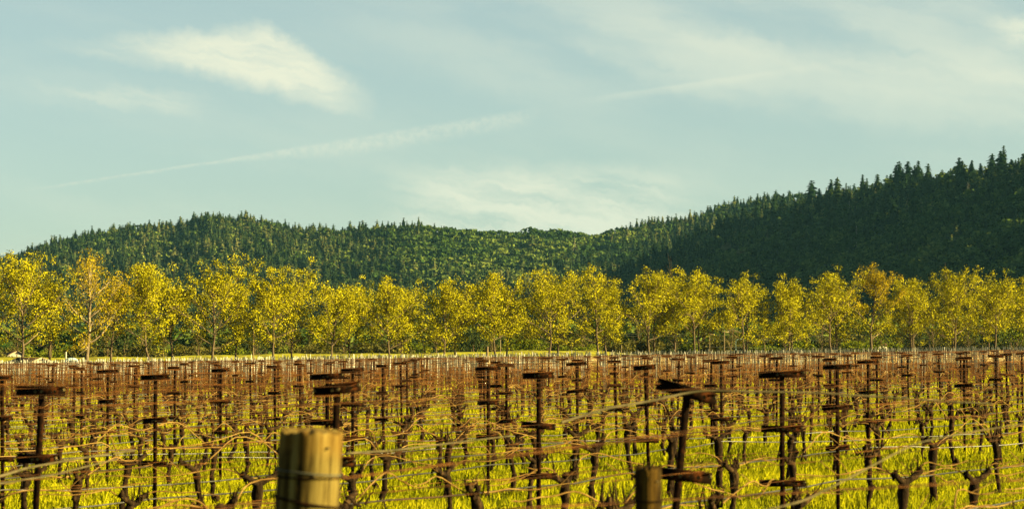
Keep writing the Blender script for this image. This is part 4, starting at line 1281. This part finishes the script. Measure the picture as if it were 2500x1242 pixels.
# ------------------------------------------------------------------ grass
def grass():
    r = np.random.default_rng(17); mb = MB()
    for (y0, y1, dens, h0, h1, w, nb) in [(20, 36, 330, .06, .20, .007, 1), (36, 58, 190, .07, .22, .010, 1), (58, 95, 75, .08, .24, .017, 1), (95, 200, 12, .10, .24, .05, 1)]:
        A = (y1 * y1 - y0 * y0) * .5 * .455 * 1.12
        n = int(A * dens)
        Y = np.sqrt(r.uniform(y0 * y0, y1 * y1, n)); X = r.uniform(-.2273 * 1.1, .2273 * 1.1, n) * Y
        cl = .55 * vnoise(X * 1.1 + 50, Y * .6, 23) + .45 * vnoise(X * 4 + 50, Y * 1.5, 27); cl2 = vnoise(X * .25 + 9, Y * .25, 24)
        keep = r.random(n) < .12 + 1.15 * cl
        X, Y, cl, cl2 = X[keep], Y[keep], cl[keep], cl2[keep]; n = len(X)
        h = r.uniform(h0, h1, n) * (.5 + .7 * cl); az = r.uniform(0, 6.28, n); ln = r.uniform(0, .7, n) * h; la = r.uniform(0, 6.28, n)
        ww = w * r.uniform(.6, 1.4, n)
        Z = gz(X)
        p = np.c_[X, Y, Z]; d = np.c_[np.cos(az), np.sin(az), np.zeros(n)] * ww[:, None]
        tip = p + np.c_[np.cos(la) * ln, np.sin(la) * ln, h]
        mid = p + np.c_[np.cos(la) * ln * .3, np.sin(la) * ln * .3, h * .55]
        V = np.stack([p - d, p + d, mid + d * .8, tip, mid - d * .8], 1)
        a = np.arange(n)[:, None] * 5
        t = np.clip(.25 + .45 * r.random(n) + .35 * (cl2 - .5) * 2 * .5 + .2 * (cl - .5), 0, 1)
        mb.add(V.reshape(-1, 3), a + np.array([[0, 1, 2, 3, 4]]), np.repeat(t, 5))
    tag(mb.obj('grass', M['grass']), 'bright yellow-green grass growing under the vine rows', 'grass', kind='stuff')


grass()


# ------------------------------------------------------------------ the two round end posts
def wood_post(p, r0, h, label, lean, wraps, name='wooden_post', seed=1, dome=.012, wood='wood'):
    g = float(gz(p[0])); e = empty(name, (p[0] - math.tan(R(lean[1])) * h, p[1], g)); e.rotation_euler = (R(lean[0]), R(lean[1]), 0)
    r = np.random.default_rng(seed); k = 72; zs = np.concatenate([np.linspace(-.05, h - .02, 60), [h - .006, h + .001]])
    ang = np.arange(k) * 2 * np.pi / k
    groove = np.zeros(k)
    for q in range(16):
        a0 = r.uniform(0, 6.28); groove -= r.uniform(.0005, .003) * np.exp(-((np.mod(ang - a0 + np.pi, 2 * np.pi) - np.pi) / r.uniform(.03, .09)) ** 2)
    groove -= .006 * np.exp(-((np.mod(ang + 1.80 - np.pi * 0 + np.pi, 2 * np.pi) - np.pi) / .05) ** 2)
    V = []
    for z in zs:
        rr = r0 * (1.05 - .07 * z / h) + groove * (1 + .5 * math.sin(z * 3)) + .0015 * np.sin(ang * 3 + z * 2) + r.normal(size=k) * .0006
        if z > h - .004: rr = rr * .965
        chip = np.exp(-((np.mod(ang + 2.3 + np.pi, 2 * np.pi) - np.pi) / .35) ** 2) + .6 * np.exp(-((np.mod(ang + .9 + np.pi, 2 * np.pi) - np.pi) / .2) ** 2)
        if z > h - .05: rr = rr - chip * .009 * r0 / .095
        V.append(np.c_[rr * np.cos(ang), rr * np.sin(ang), np.full(k, z) + ((.005 * np.sin(ang * 5) + .004 * np.sin(ang * 13) - .014 * chip) if z > h - .03 else 0)])
    V = np.vstack(V); n = len(zs)
    i = np.repeat(np.arange(n - 1), k); j = np.tile(np.arange(k), n - 1)
    b = MB(); b.add(V, np.c_[i * k + j, i * k + (j + 1) % k, (i + 1) * k + (j + 1) % k, (i + 1) * k + j])
    topc = [0, 0, h + dome]; b.add(np.vstack([V[-k:], [topc]]), [[a, (a + 1) % k, k] for a in range(k)])
    b.obj('shaft', M[wood], e, smooth=True)
    for (z, sl, m_, rw) in wraps:
        th = np.linspace(0, 2 * np.pi, 49); rad = r0 * (1.05 - .07 * z / h) + rw * .6
        b = MB(); b.tube(np.c_[rad * np.cos(th), rad * np.sin(th), z + sl * np.cos(th)], rw, 6, cap=False); b.obj('wire_wrap', M[m_], e)
    for q, (az, z) in enumerate([(-.9, h - .045), (-.75, h - .24), (-1.3, h - .13)][:len(wraps) + 1]):
        rad = r0 * 1.0
        b = MB(); b.tube([[rad * math.cos(az) * .9, rad * math.sin(az) * .9, z], [rad * math.cos(az) * 1.04, rad * math.sin(az) * 1.04, z]], [.004, .004], 6); b.obj('staple', M['bolt'], e)
    return tag(e, label, 'post')


gW = float(gz(WOOD1[0]))
wood_post(WOOD1, .098, pz(0, 1049, 6.9) - gW, 'thick weathered wooden post wrapped with wire, blurred in the foreground', (0, 3.4),
          [(1.545, -.004, 'galv', .0028), (1.53, .003, 'rust', .003), (1.455, -.012, 'rust', .0045)], seed=3)
gW = float(gz(WOOD2[0]))
wood_post(WOOD2, .049, pz(0, 1141, 8.1) - gW, 'small round post, dark one side and orange the other, beside the biggest black post', (0, 0),
          [(1.36, .0, 'rust', .003)], seed=5, wood='wood2')

# ------------------------------------------------------------------ air
def haze():
    m, nt, out = mat_new('haze_air')
    v = nt.nodes.new('ShaderNodeVolumePrincipled'); v.inputs['Color'].default_value = (.16, .42, .62, 1)
    v.inputs['Density'].default_value = HAZE_D; v.inputs['Anisotropy'].default_value = .2
    nt.links.new(v.outputs[0], out.inputs['Volume'])
    b = MB(); b.box((0, 2150, 135), (8200, 5900, 290)); tag(b.obj('haze', m), kind='stuff')


HAZE_D = 0.000022
haze()
print('counts: left', N_LEFT, 'right', N_RIGHT, 'posts', n_posts, 'vines', n_v, len(rest_vines), 'far', nF, 'objects', len(bpy.data.objects))
